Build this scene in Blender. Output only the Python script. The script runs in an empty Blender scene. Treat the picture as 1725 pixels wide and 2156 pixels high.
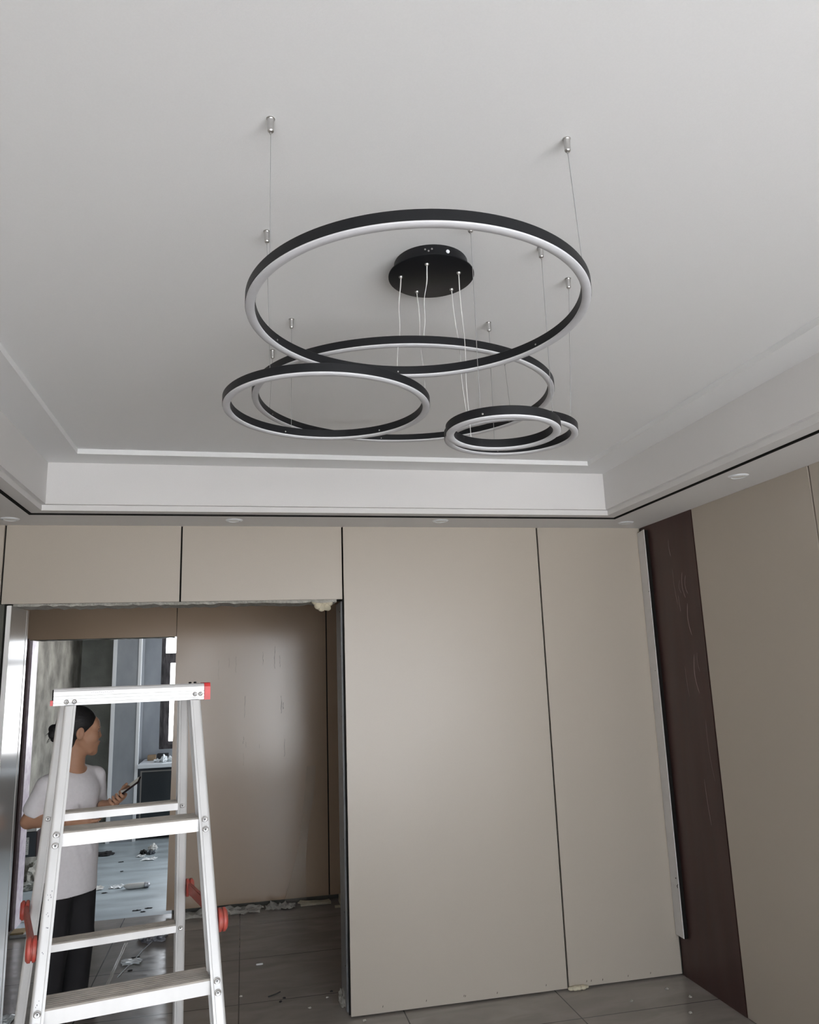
import bpy, bmesh, math, random
import numpy as np
from mathutils import Vector, Matrix
random.seed(7)
PI = math.pi
SC = bpy.context.scene
COL = SC.collection

# ------------------------------------------------------------------ camera
H = 1.65
FPX = 1606.7
yaw, pitch, roll = 0.2166, 0.2045, -0.0355
cyw, syw, cp, sp = math.cos(yaw), math.sin(yaw), math.cos(pitch), math.sin(pitch)
fw = Vector((syw*cp, cyw*cp, sp)); rt = Vector((cyw, -syw, 0)); up = rt.cross(fw)
cr, sr = math.cos(roll), math.sin(roll)
rr, uu = cr*rt + sr*up, -sr*rt + cr*up
cam_d = bpy.data.cameras.new('camera'); cam = bpy.data.objects.new('camera', cam_d); COL.objects.link(cam)
cam_d.sensor_fit = 'VERTICAL'; cam_d.sensor_height = 24.0; cam_d.lens = FPX/2156*24.0
cam_d.clip_start = 0.02; cam_d.clip_end = 100
cam.matrix_world = Matrix(((rr.x, uu.x, -fw.x, 0), (rr.y, uu.y, -fw.y, 0), (rr.z, uu.z, -fw.z, H), (0, 0, 0, 1)))
SC.camera = cam
# ------------------------------------------------------------------ light and exposure
SC.view_settings.view_transform = 'Standard'
SC.view_settings.look = 'None'
SC.view_settings.gamma = 1.0
SC.view_settings.use_curve_mapping = False
SC.view_settings.exposure = 1.15
W = bpy.data.worlds.new('sky_over_bright_ground'); SC.world = W; W.use_nodes = True
nt = W.node_tree; nt.nodes.clear()
wo = nt.nodes.new('ShaderNodeOutputWorld'); bg = nt.nodes.new('ShaderNodeBackground')
tc = nt.nodes.new('ShaderNodeTexCoord'); sx = nt.nodes.new('ShaderNodeSeparateXYZ'); cr_ = nt.nodes.new('ShaderNodeValToRGB')
nt.links.new(tc.outputs['Generated'], sx.inputs[0]); nt.links.new(sx.outputs['Z'], cr_.inputs[0])
mp = cr_.color_ramp
mp.elements[0].position = 0.0; mp.elements[0].color = (0.955, 0.965, 0.985, 1)  # below the horizon: glow added, brighter than the sky, to lift the ceiling
mp.elements[1].position = 0.06; mp.elements[1].color = (0.67, 0.71, 0.76, 1)
nt.links.new(cr_.outputs[0], bg.inputs[0]); bg.inputs[1].default_value = 4.2
nt.links.new(bg.outputs[0], wo.inputs[0])

def portal(name, loc, rot, sx_, sy_):
    d = bpy.data.lights.new(name, 'AREA'); d.shape = 'RECTANGLE'; d.size = sx_; d.size_y = sy_
    d.cycles.is_portal = True
    o = bpy.data.objects.new(name, d); COL.objects.link(o); o.location = loc; o.rotation_euler = rot
    return o

# ------------------------------------------------------------------ scene numbers (metres)
D, C1, R = 4.118, 2.438, 2.320          # back cladding plane, soffit height, right wall
LW, NY = -1.300, -1.75                  # left wall, near wall
X0, X1, X2, X3 = -1.180, -0.326, 0.522, 1.660
ZH = 2.040
C2, C3, ZB = 2.674, 2.698, 2.472
DH = 6.160                              # hall far cladding plane
KX0, KY = -1.84, 9.5                    # kitchen left wall, window wall
WINX0, WINX1, WINZ0, WINZ1 = -0.06, 3.00, 0.05, 2.38
EX1 = 3.35                                # right end of the wider part of the room, behind the viewer
YR = 0.45                                 # where the right wall ends

# ------------------------------------------------------------------ helpers
def new_mat(name):
    m = bpy.data.materials.new(name); m.use_nodes = True
    return m, m.node_tree, m.node_tree.nodes['Principled BSDF']
def N(t, k, **kw):
    n = t.nodes.new(k)
    for a, b in kw.items(): setattr(n, a, b)
    return n
def mat(name, col, rough=0.5, metal=0.0, noise=0.0, nscale=20, bump=0.0, bscale=60, col2=None, stretch=(1, 1, 1), rvar=0.0, spec=None, coat=0.0):
    m, t, b = new_mat(name)
    b.inputs['Base Color'].default_value = (*col, 1); b.inputs['Roughness'].default_value = rough; b.inputs['Metallic'].default_value = metal
    if spec is not None: b.inputs['Specular IOR Level'].default_value = spec
    if coat: b.inputs['Coat Weight'].default_value = coat; b.inputs['Coat Roughness'].default_value = 0.08
    tcn = N(t, 'ShaderNodeTexCoord'); mpn = N(t, 'ShaderNodeMapping'); mpn.inputs['Scale'].default_value = stretch
    t.links.new(tcn.outputs['Object'], mpn.inputs[0])
    if noise or col2:
        nz = N(t, 'ShaderNodeTexNoise'); nz.inputs['Scale'].default_value = nscale; nz.inputs['Detail'].default_value = 6
        t.links.new(mpn.outputs[0], nz.inputs[0])
        rp = N(t, 'ShaderNodeValToRGB'); c2 = col2 if col2 else tuple(c*(1-noise) for c in col)
        rp.color_ramp.elements[0].position = 0.35; rp.color_ramp.elements[1].position = 0.68
        rp.color_ramp.elements[0].color = (*c2, 1); rp.color_ramp.elements[1].color = (*col, 1)
        t.links.new(nz.outputs['Fac'], rp.inputs[0]); t.links.new(rp.outputs[0], b.inputs['Base Color'])
    if rvar:
        n2 = N(t, 'ShaderNodeTexNoise'); n2.inputs['Scale'].default_value = nscale*0.5; n2.inputs['Detail'].default_value = 5
        t.links.new(mpn.outputs[0], n2.inputs[0])
        mr = N(t, 'ShaderNodeMapRange'); mr.inputs['To Min'].default_value = max(0.02, rough-rvar); mr.inputs['To Max'].default_value = rough+rvar
        mr.inputs['From Min'].default_value = 0.3; mr.inputs['From Max'].default_value = 0.7
        t.links.new(n2.outputs['Fac'], mr.inputs[0]); t.links.new(mr.outputs[0], b.inputs['Roughness'])
    if bump:
        n3 = N(t, 'ShaderNodeTexNoise'); n3.inputs['Scale'].default_value = bscale; n3.inputs['Detail'].default_value = 4
        t.links.new(mpn.outputs[0], n3.inputs[0])
        bp = N(t, 'ShaderNodeBump'); bp.inputs['Strength'].default_value = bump; bp.inputs['Distance'].default_value = 0.01
        t.links.new(n3.outputs['Fac'], bp.inputs['Height']); t.links.new(bp.outputs[0], b.inputs['Normal'])
    return m

def panel_mat(name, col, rough, coat=0.0, grain=0.0):
    """lacquered board with a sheen, faint vertical smears and handling marks"""
    m, t, b = new_mat(name)
    tcn = N(t, 'ShaderNodeTexCoord')
    mp1 = N(t, 'ShaderNodeMapping'); mp1.inputs['Scale'].default_value = (1.0, 1.0, 0.35)
    t.links.new(tcn.outputs['Object'], mp1.inputs[0])
    n1 = N(t, 'ShaderNodeTexNoise'); n1.inputs['Scale'].default_value = 3.2; n1.inputs['Detail'].default_value = 2.5
    t.links.new(mp1.outputs[0], n1.inputs[0])
    mr = N(t, 'ShaderNodeMapRange'); mr.inputs['From Min'].default_value = 0.15; mr.inputs['From Max'].default_value = 0.85
    mr.inputs['To Min'].default_value = rough-0.035; mr.inputs['To Max'].default_value = rough+0.035
    t.links.new(n1.outputs['Fac'], mr.inputs[0]); t.links.new(mr.outputs[0], b.inputs['Roughness'])
    n2 = N(t, 'ShaderNodeTexNoise'); n2.inputs['Scale'].default_value = 900; n2.inputs['Detail'].default_value = 2
    t.links.new(tcn.outputs['Object'], n2.inputs[0])
    rp = N(t, 'ShaderNodeValToRGB'); rp.color_ramp.elements[0].position = 0.3; rp.color_ramp.elements[1].position = 0.75
    rp.color_ramp.elements[0].color = (*[c*0.93 for c in col], 1); rp.color_ramp.elements[1].color = (*[min(1, c*1.04) for c in col], 1)
    t.links.new(n2.outputs['Fac'], rp.inputs[0]); t.links.new(rp.outputs[0], b.inputs['Base Color'])
    n3 = N(t, 'ShaderNodeTexNoise'); n3.inputs['Scale'].default_value = 9.0; n3.inputs['Detail'].default_value = 3
    t.links.new(mp1.outputs[0], n3.inputs[0])
    bp = N(t, 'ShaderNodeBump'); bp.inputs['Strength'].default_value = 0.06; bp.inputs['Distance'].default_value = 0.01
    # glue smears: streaks running down, only in some patches
    mp2 = N(t, 'ShaderNodeMapping'); mp2.inputs['Scale'].default_value = (1.0, 1.0, 0.16); t.links.new(tcn.outputs['Object'], mp2.inputs[0])
    n4 = N(t, 'ShaderNodeTexNoise'); n4.inputs['Scale'].default_value = 55; n4.inputs['Detail'].default_value = 4; t.links.new(mp2.outputs[0], n4.inputs[0])
    n5 = N(t, 'ShaderNodeTexNoise'); n5.inputs['Scale'].default_value = 2.6; n5.inputs['Detail'].default_value = 3; t.links.new(tcn.outputs['Object'], n5.inputs[0])
    m5 = N(t, 'ShaderNodeMapRange'); m5.inputs['From Min'].default_value = 0.52; m5.inputs['From Max'].default_value = 0.66; m5.inputs['To Max'].default_value = 0.35; t.links.new(n5.outputs['Fac'], m5.inputs[0])
    ml = N(t, 'ShaderNodeMath', operation='MULTIPLY'); t.links.new(n4.outputs['Fac'], ml.inputs[0]); t.links.new(m5.outputs[0], ml.inputs[1])
    ad = N(t, 'ShaderNodeMath', operation='ADD'); t.links.new(ml.outputs[0], ad.inputs[0]); t.links.new(n3.outputs['Fac'], ad.inputs[1])
    last = ad
    if grain:
        mp3 = N(t, 'ShaderNodeMapping'); mp3.inputs['Scale'].default_value = (1.0, 1.0, 0.3); t.links.new(tcn.outputs['Object'], mp3.inputs[0])
        n6 = N(t, 'ShaderNodeTexNoise'); n6.inputs['Scale'].default_value = 260; n6.inputs['Detail'].default_value = 2; t.links.new(mp3.outputs[0], n6.inputs[0])
        mg = N(t, 'ShaderNodeMath', operation='MULTIPLY'); mg.inputs[1].default_value = grain; t.links.new(n6.outputs['Fac'], mg.inputs[0])
        a2 = N(t, 'ShaderNodeMath', operation='ADD'); t.links.new(mg.outputs[0], a2.inputs[0]); t.links.new(ad.outputs[0], a2.inputs[1]); last = a2
    t.links.new(last.outputs[0], bp.inputs['Height']); t.links.new(bp.outputs[0], b.inputs['Normal'])
    if coat: b.inputs['Coat Weight'].default_value = coat; b.inputs['Coat Roughness'].default_value = 0.12
    return m

def tile_mat(name, col, col2, rough, tx, ty, ox, oy, dust=0.0, coat=0.0, grout=(0.09, 0.085, 0.08)):
    m, t, b = new_mat(name)
    tcn = N(t, 'ShaderNodeTexCoord'); sp_ = N(t, 'ShaderNodeSeparateXYZ'); t.links.new(tcn.outputs['Object'], sp_.inputs[0])
    def line(out, size, off):
        a = N(t, 'ShaderNodeMath', operation='SUBTRACT'); a.inputs[1].default_value = off; t.links.new(out, a.inputs[0])
        d = N(t, 'ShaderNodeMath', operation='DIVIDE'); d.inputs[1].default_value = size; t.links.new(a.outputs[0], d.inputs[0])
        f = N(t, 'ShaderNodeMath', operation='FRACT'); t.links.new(d.outputs[0], f.inputs[0])
        s = N(t, 'ShaderNodeMath', operation='SUBTRACT'); s.inputs[1].default_value = 0.5; t.links.new(f.outputs[0], s.inputs[0])
        ab = N(t, 'ShaderNodeMath', operation='ABSOLUTE'); t.links.new(s.outputs[0], ab.inputs[0])
        g = N(t, 'ShaderNodeMath', operation='GREATER_THAN'); g.inputs[1].default_value = 0.5-0.003/size; t.links.new(ab.outputs[0], g.inputs[0])
        return g.outputs[0]
    l1 = line(sp_.outputs['X'], tx, ox); l2 = line(sp_.outputs['Y'], ty, oy)
    mx = N(t, 'ShaderNodeMath', operation='MAXIMUM'); t.links.new(l1, mx.inputs[0]); t.links.new(l2, mx.inputs[1])
    nz = N(t, 'ShaderNodeTexNoise'); nz.inputs['Scale'].default_value = 5; nz.inputs['Detail'].default_value = 9; nz.inputs['Distortion'].default_value = 0.8
    mpn = N(t, 'ShaderNodeMapping'); mpn.inputs['Scale'].default_value = (0.6, 1.6, 1); t.links.new(tcn.outputs['Object'], mpn.inputs[0]); t.links.new(mpn.outputs[0], nz.inputs[0])
    rp = N(t, 'ShaderNodeValToRGB'); rp.color_ramp.elements[0].position = 0.35; rp.color_ramp.elements[1].position = 0.66
    rp.color_ramp.elements[0].color = (*col2, 1); rp.color_ramp.elements[1].color = (*col, 1); t.links.new(nz.outputs['Fac'], rp.inputs[0])
    mi = N(t, 'ShaderNodeMixRGB'); mi.inputs[2].default_value = (*grout, 1); t.links.new(mx.outputs[0], mi.inputs[0]); t.links.new(rp.outputs[0], mi.inputs[1])
    t.links.new(mi.outputs[0], b.inputs['Base Color'])
    n4 = N(t, 'ShaderNodeTexNoise'); n4.inputs['Scale'].default_value = 14; n4.inputs['Detail'].default_value = 8; t.links.new(mpn.outputs[0], n4.inputs[0])
    mr = N(t, 'ShaderNodeMapRange'); mr.inputs['From Min'].default_value = 0.35; mr.inputs['From Max'].default_value = 0.65
    mr.inputs['To Min'].default_value = rough; mr.inputs['To Max'].default_value = rough+dust
    t.links.new(n4.outputs['Fac'], mr.inputs[0]); t.links.new(mr.outputs[0], b.inputs['Roughness'])
    if coat: b.inputs['Coat Weight'].default_value = coat; b.inputs['Coat Roughness'].default_value = 0.05
    return m

def link(o, parent=None):
    COL.objects.link(o)
    if parent is not None: o.parent = parent
    return o
def tag(o, label=None, cat=None, group=None, kind=None):
    if label: o['label'] = label
    if cat: o['category'] = cat
    if group: o['group'] = group
    if kind: o['kind'] = kind
    return o
def empty(name, loc, label, cat, group=None, rz=0):
    o = bpy.data.objects.new(name, None); o.location = loc; o.rotation_euler = (0, 0, rz); o.empty_display_size = 0.1
    link(o); return tag(o, label, cat, group)
def meshobj(name, bm, m, parent=None, smooth=False, world=True):
    """bm holds world coordinates; the object is parented without moving it"""
    me = bpy.data.meshes.new(name)
    bmesh.ops.recalc_face_normals(bm, faces=bm.faces[:])
    bm.to_mesh(me); bm.free()
    if isinstance(m, (list, tuple)):
        for x in m: me.materials.append(x)
    else: me.materials.append(m)
    if smooth:
        for p in me.polygons: p.use_smooth = True
        try: me.set_sharp_from_angle(angle=math.radians(40))
        except Exception: pass
    o = bpy.data.objects.new(name, me); COL.objects.link(o)
    if parent is not None:
        chain = Vector((0, 0, 0)); q = parent; mw = Matrix.Identity(4)
        mats = []
        while q is not None:
            mats.append(Matrix.LocRotScale(q.location, q.rotation_euler, q.scale)); q = q.parent
        for k in reversed(mats): mw = mw @ k
        o.parent = parent
        me.transform(mw.inverted())
    return o
def box(bm, x0, x1, y0, y1, z0, z1, mi=0):
    vs = [bm.verts.new(p) for p in ((x0,y0,z0),(x1,y0,z0),(x1,y1,z0),(x0,y1,z0),(x0,y0,z1),(x1,y0,z1),(x1,y1,z1),(x0,y1,z1))]
    for f in ((0,3,2,1),(4,5,6,7),(0,1,5,4),(1,2,6,5),(2,3,7,6),(3,0,4,7)):
        fc = bm.faces.new([vs[i] for i in f]); fc.material_index = mi
    return vs
def B(*args, bev=0.0):
    bm = bmesh.new(); box(bm, *args)
    if bev: bmesh.ops.bevel(bm, geom=bm.edges[:], offset=bev, segments=2, affect='EDGES')
    return bm
def frame(bm, o, i, z0, z1):
    """mitred rectangular ring: o, i = (x0,x1,y0,y1)"""
    def ring(r, z): return [bm.verts.new(p) for p in ((r[0],r[2],z),(r[1],r[2],z),(r[1],r[3],z),(r[0],r[3],z))]
    a, b, c, d = ring(o, z0), ring(i, z0), ring(o, z1), ring(i, z1)
    for k in range(4):
        j = (k+1) % 4
        bm.faces.new((a[k], a[j], b[j], b[k])); bm.faces.new((c[k], d[k], d[j], c[j]))
        bm.faces.new((a[k], c[k], c[j], a[j])); bm.faces.new((b[k], b[j], d[j], d[k]))
def wall_y(bm, y0, y1, x0, x1, z0, z1, op=None):
    """wall slab facing Y with an optional rectangular opening (xa,xb,za,zb)"""
    if not op: box(bm, x0, x1, y0, y1, z0, z1); return
    xa, xb, za, zb = op
    if xa > x0: box(bm, x0, xa, y0, y1, z0, z1)
    if xb < x1: box(bm, xb, x1, y0, y1, z0, z1)
    if zb < z1: box(bm, xa, xb, y0, y1, zb, z1)
    if za > z0: box(bm, xa, xb, y0, y1, z0, za)
def tube(bm, pts, r, seg=8, cap=True):
    pts = [Vector(p) for p in pts]; rings = []
    rad = r if isinstance(r, (list, tuple)) else [r]*len(pts)
    t0 = (pts[1]-pts[0]).normalized(); ref = Vector((0, 0, 1)) if abs(t0.z) < 0.9 else Vector((1, 0, 0))
    n = t0.cross(ref).normalized()
    for i, p in enumerate(pts):
        t = (pts[min(i+1, len(pts)-1)]-pts[max(i-1, 0)]).normalized()
        n = (n-t*n.dot(t)).normalized(); b = t.cross(n)
        rings.append([bm.verts.new(p+(n*math.cos(2*PI*k/seg)+b*math.sin(2*PI*k/seg))*rad[i]) for k in range(seg)])
    for i in range(len(rings)-1):
        for k in range(seg):
            bm.faces.new((rings[i][k], rings[i][(k+1) % seg], rings[i+1][(k+1) % seg], rings[i+1][k]))
    if cap: bm.faces.new(rings[0][::-1]); bm.faces.new(rings[-1])
def lathe(bm, prof, seg=32, M=None, cap=True):
    """prof: (radius, z) list, about Z; M places it"""
    M = M or Matrix.Identity(4); rings = []
    for r, z in prof:
        rings.append([bm.verts.new(M @ Vector((r*math.cos(2*PI*k/seg), r*math.sin(2*PI*k/seg), z))) for k in range(seg)])
    for i in range(len(rings)-1):
        for k in range(seg):
            bm.faces.new((rings[i][k], rings[i][(k+1) % seg], rings[i+1][(k+1) % seg], rings[i+1][k]))
    if cap: bm.faces.new(rings[0][::-1]); bm.faces.new(rings[-1])
def extrude_profile(bm, prof, A, Bv, ex, ey, eA=None, eB=None):
    """closed profile [(u,v)] swept from A to B, u along ex, v along ey"""
    A, Bv, ex, ey = Vector(A), Vector(Bv), Vector(ex), Vector(ey)
    r0 = [bm.verts.new(A+ex*u+ey*v) for u, v in prof]; r1 = [bm.verts.new(Bv+ex*u+ey*v) for u, v in prof]
    n = len(prof)
    for k in range(n): bm.faces.new((r0[k], r0[(k+1) % n], r1[(k+1) % n], r1[k]))
    bm.faces.new(r0[::-1]); bm.faces.new(r1)
def crumple(bm, c, sx_, sy_, sz, seed, sub=3, amp=0.35):
    """wrinkled lump resting on z=c.z"""
    rnd = random.Random(seed)
    t = bmesh.new(); bmesh.ops.create_icosphere(t, subdivisions=sub, radius=1.0)
    for v in t.verts:
        k = 1 + amp*(rnd.random()-0.5)*1.6 + 0.18*math.sin(v.co.x*7+seed)+0.15*math.sin(v.co.y*9+seed*2)
        p = v.co*k; z = max(0.0, p.z*sz+sz*0.6)
        v.co = Vector((c[0]+p.x*sx_, c[1]+p.y*sy_, c[2]+z))
    me = bpy.data.meshes.new('tmp'); t.to_mesh(me); t.free(); bm.from_mesh(me); bpy.data.meshes.remove(me)
def sheet(bm, pts, th=0.001, seed=0, wob=0.004, n=8, z=0.0):
    """crinkled thin sheet (with thickness) over a quad of four xy points, lying on z"""
    rnd = random.Random(seed); P = [Vector((*p, 0)) for p in pts]; g = []
    for i in range(n+1):
        row = []
        for j in range(n+1):
            a, b = i/n, j/n
            p = P[0]*(1-a)*(1-b)+P[1]*a*(1-b)+P[2]*a*b+P[3]*(1-a)*b
            q = Vector((p.x+rnd.uniform(-1, 1)*wob*0.5, p.y+rnd.uniform(-1, 1)*wob*0.5, z+0.0008+abs(rnd.gauss(0, 1))*wob)); row.append(q)
        g.append(row)
    for s in (0, th):
        vv = [[bm.verts.new(q+Vector((0, 0, s))) for q in row] for row in g]
        for i in range(n):
            for j in range(n): bm.faces.new((vv[i][j], vv[i+1][j], vv[i+1][j+1], vv[i][j+1]))
        if s == 0: lo = vv
        else: hi = vv
    rim = [(i, 0) for i in range(n)]+[(n, j) for j in range(n)]+[(n-i, n) for i in range(n)]+[(0, n-j) for j in range(n)]
    for k in range(len(rim)):
        a, b = rim[k], rim[(k+1) % len(rim)]
        bm.faces.new((lo[a[0]][a[1]], lo[b[0]][b[1]], hi[b[0]][b[1]], hi[a[0]][a[1]]))

# ------------------------------------------------------------------ materials
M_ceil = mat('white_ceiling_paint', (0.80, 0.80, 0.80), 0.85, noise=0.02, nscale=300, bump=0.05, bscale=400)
M_ceil_shaded = mat('shaded_ceiling_paint', (0.715, 0.70, 0.69), 0.85, noise=0.02, nscale=300, bump=0.05, bscale=400)  # same paint as the ceiling, darkened to put shade into tray and soffit
M_white = mat('white_plaster', (0.80, 0.79, 0.78), 0.8, bump=0.04, bscale=300)
M_cream = panel_mat('cream_lacquered_board', (0.455, 0.405, 0.342), 0.325)
M_hallb = panel_mat('tan_lacquered_board', (0.45, 0.335, 0.240), 0.165, grain=0.35)
M_brown = mat('mahogany_board', (0.062, 0.030, 0.026), 0.42, col2=(0.045, 0.021, 0.019), nscale=6, stretch=(4, 4, 0.5), rvar=0.08)
M_core = mat('raw_wall_concrete', (0.13, 0.13, 0.115), 0.95, noise=0.35, nscale=7, bump=0.5, bscale=40)
M_mortar = mat('pale_mortar', (0.50, 0.48, 0.43), 0.95, noise=0.3, nscale=30, bump=0.8, bscale=80)
M_foam = mat('yellowed_expanding_foam', (0.62, 0.56, 0.42), 0.8, noise=0.15, nscale=40, bump=0.4, bscale=90)
M_floor = tile_mat('grey_polished_tile', (0.34, 0.31, 0.285), (0.27, 0.245, 0.225), 0.14, 0.80, 0.65, 0.79, 4.45, dust=0.12, coat=0.0)
M_kfloor = mat('dusty_kitchen_floor', (0.46, 0.53, 0.57), 0.40, noise=0.28, nscale=4, stretch=(0.6, 2.0, 1), rvar=0.10, bump=0.05)
M_black = mat('matt_black_metal', (0.006, 0.0065, 0.008), 0.45, noise=0.1, nscale=200, spec=0.3)
M_diff = mat('white_silicone_diffuser', (0.56, 0.56, 0.58), 0.5, noise=0.04, nscale=50)
M_chrome = mat('nickel_plated_metal', (0.62, 0.61, 0.60), 0.28, 1.0, noise=0.1, nscale=80)
M_wire = mat('steel_cable', (0.42, 0.42, 0.42), 0.4, 0.8)
M_cord = mat('clear_power_cord', (0.60, 0.59, 0.57), 0.3, 0.0)
M_alu = mat('brushed_aluminium', (0.60, 0.595, 0.59), 0.42, 0.35, noise=0.06, nscale=30, stretch=(1, 1, 0.15), rvar=0.06)
M_tread = mat('dusty_ladder_tread', (0.50, 0.46, 0.41), 0.65, 0.15, noise=0.25, nscale=25)
M_red = mat('red_plastic', (0.58, 0.035, 0.035), 0.38, noise=0.2, nscale=60)
M_redold = mat('worn_red_plastic', (0.36, 0.040, 0.028), 0.5, col2=(0.28, 0.07, 0.05), nscale=70)
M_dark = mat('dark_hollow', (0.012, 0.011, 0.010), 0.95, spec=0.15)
M_tan = mat('tan_cement_render', (0.40, 0.38, 0.33), 0.95, col2=(0.17, 0.16, 0.14), nscale=4.5, bump=0.5, bscale=60)
M_grcon = mat('grey_green_cement_render', (0.38, 0.39, 0.36), 0.95, col2=(0.26, 0.27, 0.25), nscale=4, bump=0.4, bscale=50)
M_marb = mat('grey_stone_tile', (0.31, 0.33, 0.355), 0.4, col2=(0.24, 0.26, 0.285), nscale=6, stretch=(1, 1, 0.5), rvar=0.06)
M_wtrim = mat('white_metal_trim', (0.75, 0.77, 0.79), 0.35)
M_wframe = mat('film_wrapped_dark_frame', (0.025, 0.022, 0.025), 0.22, col2=(0.09, 0.08, 0.085), nscale=14, stretch=(3, 3, 0.6), bump=0.6, bscale=30)
M_maroon = mat('maroon_steel_frame', (0.055, 0.030, 0.030), 0.4)
M_pink = mat('pink_veined_marble', (0.76, 0.69, 0.72), 0.4, col2=(0.56, 0.46, 0.54), nscale=22)
M_shirt = mat('white_cotton', (0.78, 0.75, 0.77), 0.9, noise=0.05, nscale=60, bump=0.08, bscale=25)
M_trous = mat('black_cloth', (0.013, 0.012, 0.014), 0.85, bump=0.1, bscale=25)
M_skin = mat('skin', (0.44, 0.235, 0.145), 0.55, noise=0.08, nscale=25)
M_hair = mat('black_hair', (0.009, 0.008, 0.009), 0.6, noise=0.4, nscale=30, stretch=(1, 1, 4), bump=0.3, bscale=60)
M_lip = mat('lip_tone', (0.38, 0.14, 0.11), 0.5)
M_eye = mat('eye_white', (0.65, 0.63, 0.6), 0.3)
M_phone = mat('black_phone_case', (0.02, 0.012, 0.014), 0.25)
M_screen = mat('phone_glass', (0.03, 0.03, 0.035), 0.05, coat=1.0)
M_paper = mat('white_paper', (0.72, 0.72, 0.70), 0.85, noise=0.08, nscale=20)
M_ink = mat('grey_ink', (0.28, 0.28, 0.30), 0.9)
M_card = mat('brown_cardboard', (0.30, 0.21, 0.13), 0.9, noise=0.2, nscale=20)
M_dgrey = mat('slate_grey_board', (0.06, 0.07, 0.085), 0.5, noise=0.2, nscale=8)
M_cab = mat('black_glass_cabinet_door', (0.018, 0.024, 0.028), 0.22)
M_cabf = mat('grey_aluminium_edge', (0.22, 0.21, 0.20), 0.4, 0.5)
M_ctop = mat('white_quartz_worktop', (0.72, 0.76, 0.80), 0.25)
M_tplas = mat('clear_crumpled_film', (0.80, 0.84, 0.86), 0.25, noise=0.2, nscale=30)
M_blackrag = mat('black_rag', (0.02, 0.02, 0.022), 0.8)
M_green = mat('pale_green_net', (0.38, 0.66, 0.55), 0.7, noise=0.3, nscale=40)
M_wood = mat('raw_plywood', (0.42, 0.31, 0.17), 0.8, noise=0.25, nscale=20, stretch=(1, 6, 1))
M_board = mat('grey_offcut_face', (0.55, 0.55, 0.56), 0.6, noise=0.1, nscale=12)
M_lamp = mat('frosted_downlight_lens', (0.74, 0.74, 0.72), 0.4)
M_foil = mat('silver_foil_wrap', (0.62, 0.64, 0.68), 0.3, 0.4, col2=(0.12, 0.12, 0.14), nscale=35)
M_steelj = panel_mat('glossy_pale_jamb_board', (0.50, 0.48, 0.47), 0.17, coat=1.0)
M_stud = mat('galvanised_channel', (0.34, 0.35, 0.36), 0.45, 0.6, noise=0.2, nscale=30)
M_film = bpy.data.materials.new('loose_clear_film'); M_film.use_nodes = True
_b = M_film.node_tree.nodes['Principled BSDF']; _b.inputs['Base Color'].default_value = (0.75, 0.72, 0.66, 1); _b.inputs['Roughness'].default_value = 0.3; _b.inputs['Alpha'].default_value = 0.35
M_thinfilm = bpy.data.materials.new('peeling_clear_film'); M_thinfilm.use_nodes = True
_b = M_thinfilm.node_tree.nodes['Principled BSDF']; _b.inputs['Base Color'].default_value = (0.8, 0.75, 0.66, 1); _b.inputs['Roughness'].default_value = 0.25; _b.inputs['Alpha'].default_value = 0.10
M_glass = bpy.data.materials.new('window_glass'); M_glass.use_nodes = True
_t = M_glass.node_tree; _t.nodes.clear()
_o = _t.nodes.new('ShaderNodeOutputMaterial'); _m = _t.nodes.new('ShaderNodeMixShader'); _g = _t.nodes.new('ShaderNodeBsdfGlossy'); _r = _t.nodes.new('ShaderNodeBsdfTransparent'); _f = _t.nodes.new('ShaderNodeFresnel')
_g.inputs['Roughness'].default_value = 0.02; _f.inputs[0].default_value = 1.3
_t.links.new(_f.outputs[0], _m.inputs[0]); _t.links.new(_r.outputs[0], _m.inputs[1]); _t.links.new(_g.outputs[0], _m.inputs[2]); _t.links.new(_m.outputs[0], _o.inputs[0])

def struct(name, bm, m, **kw):
    o = meshobj(name, bm, m, **kw); o['kind'] = 'structure'; return o
def thing(name, bm, m, label, cat, group=None, **kw):
    return tag(meshobj(name, bm, m, **kw), label, cat, group)

# ------------------------------------------------------------------ structure: floors
TOP = 2.95
bm = bmesh.new(); box(bm, -3.2, 3.4, NY-0.15, DH+0.03, -0.12, 0.0); struct('floor', bm, M_floor)
bm = bmesh.new(); box(bm, -3.2, 3.4, DH+0.03, 10.6, -0.12, 0.0); struct('floor_kitchen', bm, M_kfloor)
# walls
bm = bmesh.new(); wall_y(bm, D+0.020, D+0.28, -2.9, 3.2, 0, TOP, (-1.165, 0.560, 0, ZH+0.012)); struct('wall_back', bm, M_core)
bm = bmesh.new(); box(bm, R+0.016, R+0.2, YR, D+0.02, 0, TOP); struct('wall_right', bm, M_core)
bm = bmesh.new(); box(bm, R+0.2, EX1, YR, YR+0.15, 0, TOP); struct('wall_side', bm, M_white)
bm = bmesh.new(); box(bm, EX1, EX1+0.15, NY-0.15, YR+0.15, 0, TOP); struct('wall_far_right', bm, M_white)
bm = bmesh.new(); box(bm, R+0.2, EX1+0.15, NY-0.15, YR+0.15, C3, C3+0.12); struct('ceiling_side', bm, M_ceil)
bm = bmesh.new(); box(bm, LW-0.2, LW-0.016, NY-0.15, D+0.02, 0, TOP); struct('wall_left', bm, M_core)
bm = bmesh.new(); wall_y(bm, NY-0.15, NY, -0.30, EX1, 0, TOP, (WINX0, WINX1, WINZ0, WINZ1)); wall_y(bm, NY-0.15, NY, LW-0.016, -0.30, 0, TOP, (-1.22, -0.36, WINZ0, WINZ1)); struct('wall_near', bm, M_white)
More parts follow.
